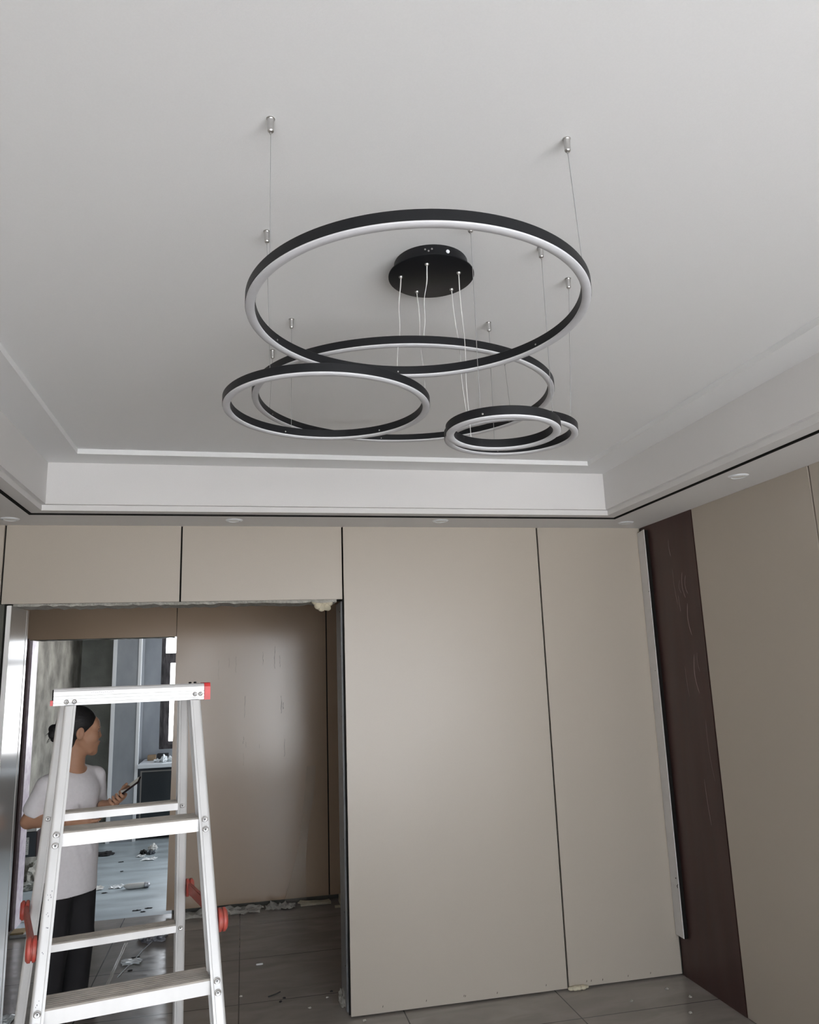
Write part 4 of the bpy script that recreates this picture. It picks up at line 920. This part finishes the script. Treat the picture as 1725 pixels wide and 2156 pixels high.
# lower hand (right): relaxed, in front of the belly
d = np.array([0.96, -.28, .05]); d /= np.linalg.norm(d); upz = np.array([0, 0, 1.0]); lat = np.cross(upz, d); lat /= np.linalg.norm(lat)
pw = wrR+d*.012
body.cap(wrR, pw+d*.02, .022, .020, .01)
body.ell(pw+d*.045, (.045, .016, .035), np.array([d, lat, np.cross(d, lat)]), .010)
for j, (dz, L_) in enumerate(((.026, .060), (.009, .068), (-.009, .062), (-.025, .050))):
    a = pw+d*.075+upz*dz; b_ = a+d*L_*.5+lat*(-.004)*-1; c_ = b_+d*L_*.35+lat*.016; e_ = c_+lat*.016+d*.004
    body.cap(a-d*.02, b_, .0085, .0078, .004); body.cap(b_, c_, .0078, .0072, .002); body.cap(c_, e_, .0072, .006, .002)
a = pw+d*.02+upz*.026; body.cap(a, a+d*.028+upz*.018, .011, .0095, .006); body.cap(a+d*.028+upz*.018, a+d*.058+upz*.020, .0092, .0075, .002)
# raised hand (left) closing on the phone
ph_a = np.array([-0.672, 4.435, 1.040]); ph_b = np.array([-0.527, 4.400, 1.142]); pd = (ph_b-ph_a); PLEN = np.linalg.norm(pd); pd /= PLEN
# phone normal: screen towards the face
nrm = np.array([-0.50, -.20, .84]); nrm -= pd*(nrm@pd); nrm /= np.linalg.norm(nrm); pwid = np.cross(nrm, pd)
grip = ph_a+pd*.045
palm = grip-nrm*.022-pd*.006
body.cap(wrL, palm-pd*.03, .021, .022, .010)
body.ell(palm, (.045, .036, .015), np.array([pd, pwid, nrm]), .010)
for j in range(4):                                         # fingers wrap from below over the near long edge
    base = palm+pd*(-.026+.021*j)-pwid*.014*0
    s_ = 1
    a = base-pwid*.022*s_+nrm*0; b_ = base-pwid*.043*s_+nrm*.010; c_ = base-pwid*.0465*s_+nrm*.028; e_ = base-pwid*.034*s_+nrm*.0375
    rr_ = .0088 if j < 3 else .0080
    body.cap(a, b_, rr_, rr_, .005); body.cap(b_, c_, rr_, rr_*.95, .002); body.cap(c_, e_, rr_*.92, rr_*.82, .002)
a = palm+pwid*.026-pd*.022; b_ = palm+pwid*.045+pd*.006+nrm*.016; c_ = palm+pwid*.044+pd*.038+nrm*.030; e_ = palm+pwid*.030+pd*.062+nrm*.0365
body.cap(a, b_, .013, .011, .008); body.cap(b_, c_, .0105, .0092, .003); body.cap(c_, e_, .009, .0078, .003)
BODY = body.mesh('body', M_skin, PER)
# eyes, lips
for s in (-1, 1):
    e = SDF(hp(.05, s*.03, -.02)-.03, hp(.09, s*.03, .02)+.03, .0011); e.ell(hp(.0705, s*.030, .0), (.0085, .0105, .0042), HR, 0)
    eo = e.mesh('eye', M_eye, BODY)
    e = SDF(hp(.06, s*.03, 0)-.02, hp(.09, s*.03, 0)+.02, .0009); e.ell(hp(.0755, s*.028, .0), (.0048, .0052, .0044), HR, 0); e.mesh('iris', M_hair, BODY)
    e = SDF(hp(.06, s*.03, .02)-.03, hp(.09, s*.03, .03)+.03, .0012); e.cap(hp(.0865, s*.014, .0185), hp(.0765, s*.044, .021), .0030, .0020, 0); e.mesh('eyebrow', M_hair, BODY)
e = SDF(hp(.07, 0, -.058)-.035, hp(.1, 0, -.058)+.035, .0012); e.ell(hp(.0855, 0, -.0525), (.010, .019, .0046), HR, 0); e.ell(hp(.0835, 0, -.0625), (.0095, .016, .005), HR, .002); e.mesh('lips', M_lip, BODY)
# hair pulled back, with a loose bun
hr = SDF((-1.06, 4.36, 1.25), (-0.72, 4.64, 1.56), 0.0028)
hr.ell(hp(-.026, 0, .038), (.095, .078, .086), HR, 0)
hr.ell(hp(-.060, 0, -.010), (.060, .066, .075), HR, .02)
hr.ell(hp(.098, 0, -.030), (.112, .11, .084), HR, .006, sub=True)
hr.ell(hp(.030, -.09, -.052), (.050, .05, .060), HR, .005, sub=True); hr.ell(hp(.030, .09, -.052), (.050, .05, .060), HR, .005, sub=True)
for s in (-1, 1): hr.ell(hp(-.014, s*.080, -.010), (.021, .02, .032), HR, .003, sub=True)
hr.ell(hp(-.062, 0, -.055), (.040, .052, .050), HR, .02)
hr.cap(hp(-.092, 0, .000), hp(-.118, 0, -.006), .030, .032, .012)
for (f_, l_, u_, r_) in ((-.128, .012, .012, .022), (-.130, -.014, -.014, .022), (-.122, -.004, -.034, .016), (-.122, -.018, .008, .018)): hr.ell(hp(f_, l_, u_), (r_, r_, r_), HR, .006)
hair = hr.mesh('hair', M_hair, PER)
bm = bmesh.new(); rnd = random.Random(5)
for k in range(16):
    a = hp(-.132, rnd.uniform(-.02, .02), rnd.uniform(-.03, .02)); pts = [tuple(a)]
    for j in range(1, 6): a = a+np.array([-.004+rnd.uniform(-.004, .003), rnd.uniform(-.004, .004), -.007]); pts.append(tuple(a))
    tube(bm, pts, [.0009]*5+[.0004], 4)
meshobj('loose_strands', bm, M_hair, parent=hair)
# t-shirt
def swl(a, b, t): return np.array(a)*(1-t)+np.array(b)*t
sh = SDF((-1.20, 4.22, 0.56), (-0.56, 4.82, 1.26), 0.0045)
sh.ell(tp(-.005, 0, 1.085), (.098, .158, .125), TR, 0)
sh.ell(tp(.005, 0, .90), (.108, .150, .20), TR, .06)
sh.ell(tp(.005, 0, .72), (.112, .150, .19), TR, .06)
sh.ell(tp(.0, 0, .60), (.112, .148, .12), TR, .05)
for s, q in ((-1, shR), (1, shL)): sh.cap(tp(-.012, s*.055, 1.188), q, .036, .048, .03)
slR = swl(shR, elR, .66); slL = swl(shL, elL, .66)
sh.cap(shR, slR, .050, .055, .02); sh.cap(shL, slL, .050, .053, .02)
# folds
for (a, b_, r_) in ((tp(.098, -.05, 1.02), tp(.108, .04, .80), .010), (tp(.085, -.09, .95), tp(.108, -.02, .72), .009), (tp(.01, -.138, .90), tp(.075, -.10, .66), .009)):
    sh.cap(a, b_, r_, r_*.6, .018)
sh.ell(tp(.0, 0, .555), (.17, .20, .062), TR, .004, sub=True)        # hem cut
# hollow for neck, sleeve ends
sh.ell(tp(.030, 0, 1.235), (.072, .066, .055), TR, .006, sub=True)
dR = (elR-shR)/np.linalg.norm(elR-shR); dL = (elL-shL)/np.linalg.norm(elL-shL)
sh.ell(slR+dR*.070, (.085, .085, .056), np.array([np.cross(dR, tl)/np.linalg.norm(np.cross(dR, tl)), np.cross(dR, np.cross(dR, tl))/np.linalg.norm(np.cross(dR, tl)), dR]), .003, sub=True)
sh.ell(slL+dL*.070, (.085, .085, .056), np.array([np.cross(dL, tl)/np.linalg.norm(np.cross(dL, tl)), np.cross(dL, np.cross(dL, tl))/np.linalg.norm(np.cross(dL, tl)), dL]), .003, sub=True)
sh.mesh('t_shirt', M_shirt, PER)
# trousers
tr = SDF((-1.10, 4.28, 0.02), (-0.62, 4.74, 0.72), 0.0055)
tr.ell(tp(-.005, 0, .66), (.098, .138, .10), TR, 0)
for s in (-1, 1):
    hipj = tp(-.005, s*.072, .64); kn = tp(.012, s*.078, .36); an = tp(-.015, s*.082, .06)
    tr.cap(hipj, kn, .086, .068, .03); tr.cap(kn, an, .068, .062, .02)
    tr.cap(tp(.07, s*.07, .5), tp(.055, s*.075, .2), .010, .006, .02)
tr.ell(tp(0, 0, .018), (.25, .25, .024), TR, .002, sub=True)
tr.mesh('trousers', M_trous, PER)
for s in (-1, 1):
    f = SDF(tp(.05, s*.082, 0.0)-np.array([.16, .16, .01]), tp(.05, s*.082, .1)+np.array([.16, .16, .02]), .004)
    f.ell(tp(-.025, s*.082, .035), (.045, .036, .034), TR, 0); f.ell(tp(.07, s*.088, .026), (.085, .040, .026), TR, .03); f.cap(tp(-.02, s*.082, .05), tp(-.02, s*.082, .08), .034, .034, .02)
    f.mesh('shoe', M_blackrag, PER)
# phone
PHN = empty('phone', tuple(ph_a), 'dark phone tilted upward in the raised hand of the person', 'phone')
Mx = Matrix(((pd[0], pwid[0], nrm[0], (ph_a+pd*PLEN/2)[0]), (pd[1], pwid[1], nrm[1], (ph_a+pd*PLEN/2)[1]), (pd[2], pwid[2], nrm[2], (ph_a+pd*PLEN/2)[2]), (0, 0, 0, 1)))
bm = bmesh.new(); box(bm, -PLEN/2, PLEN/2, -.037, .037, -.0045, .0045); bmesh.ops.bevel(bm, geom=bm.edges[:], offset=.003, segments=3, affect='EDGES'); bm.transform(Mx); meshobj('phone_body', bm, M_phone, parent=PHN, smooth=True)
bm = bmesh.new(); box(bm, -PLEN/2+.004, PLEN/2-.004, -.034, .034, .0046, .0054); bm.transform(Mx); meshobj('phone_screen', bm, M_screen, parent=PHN)

struct('trim_8', B(WINX0-.06, WINX1+.06, NY, NY+.02, WINZ1, WINZ1+.06), M_white)
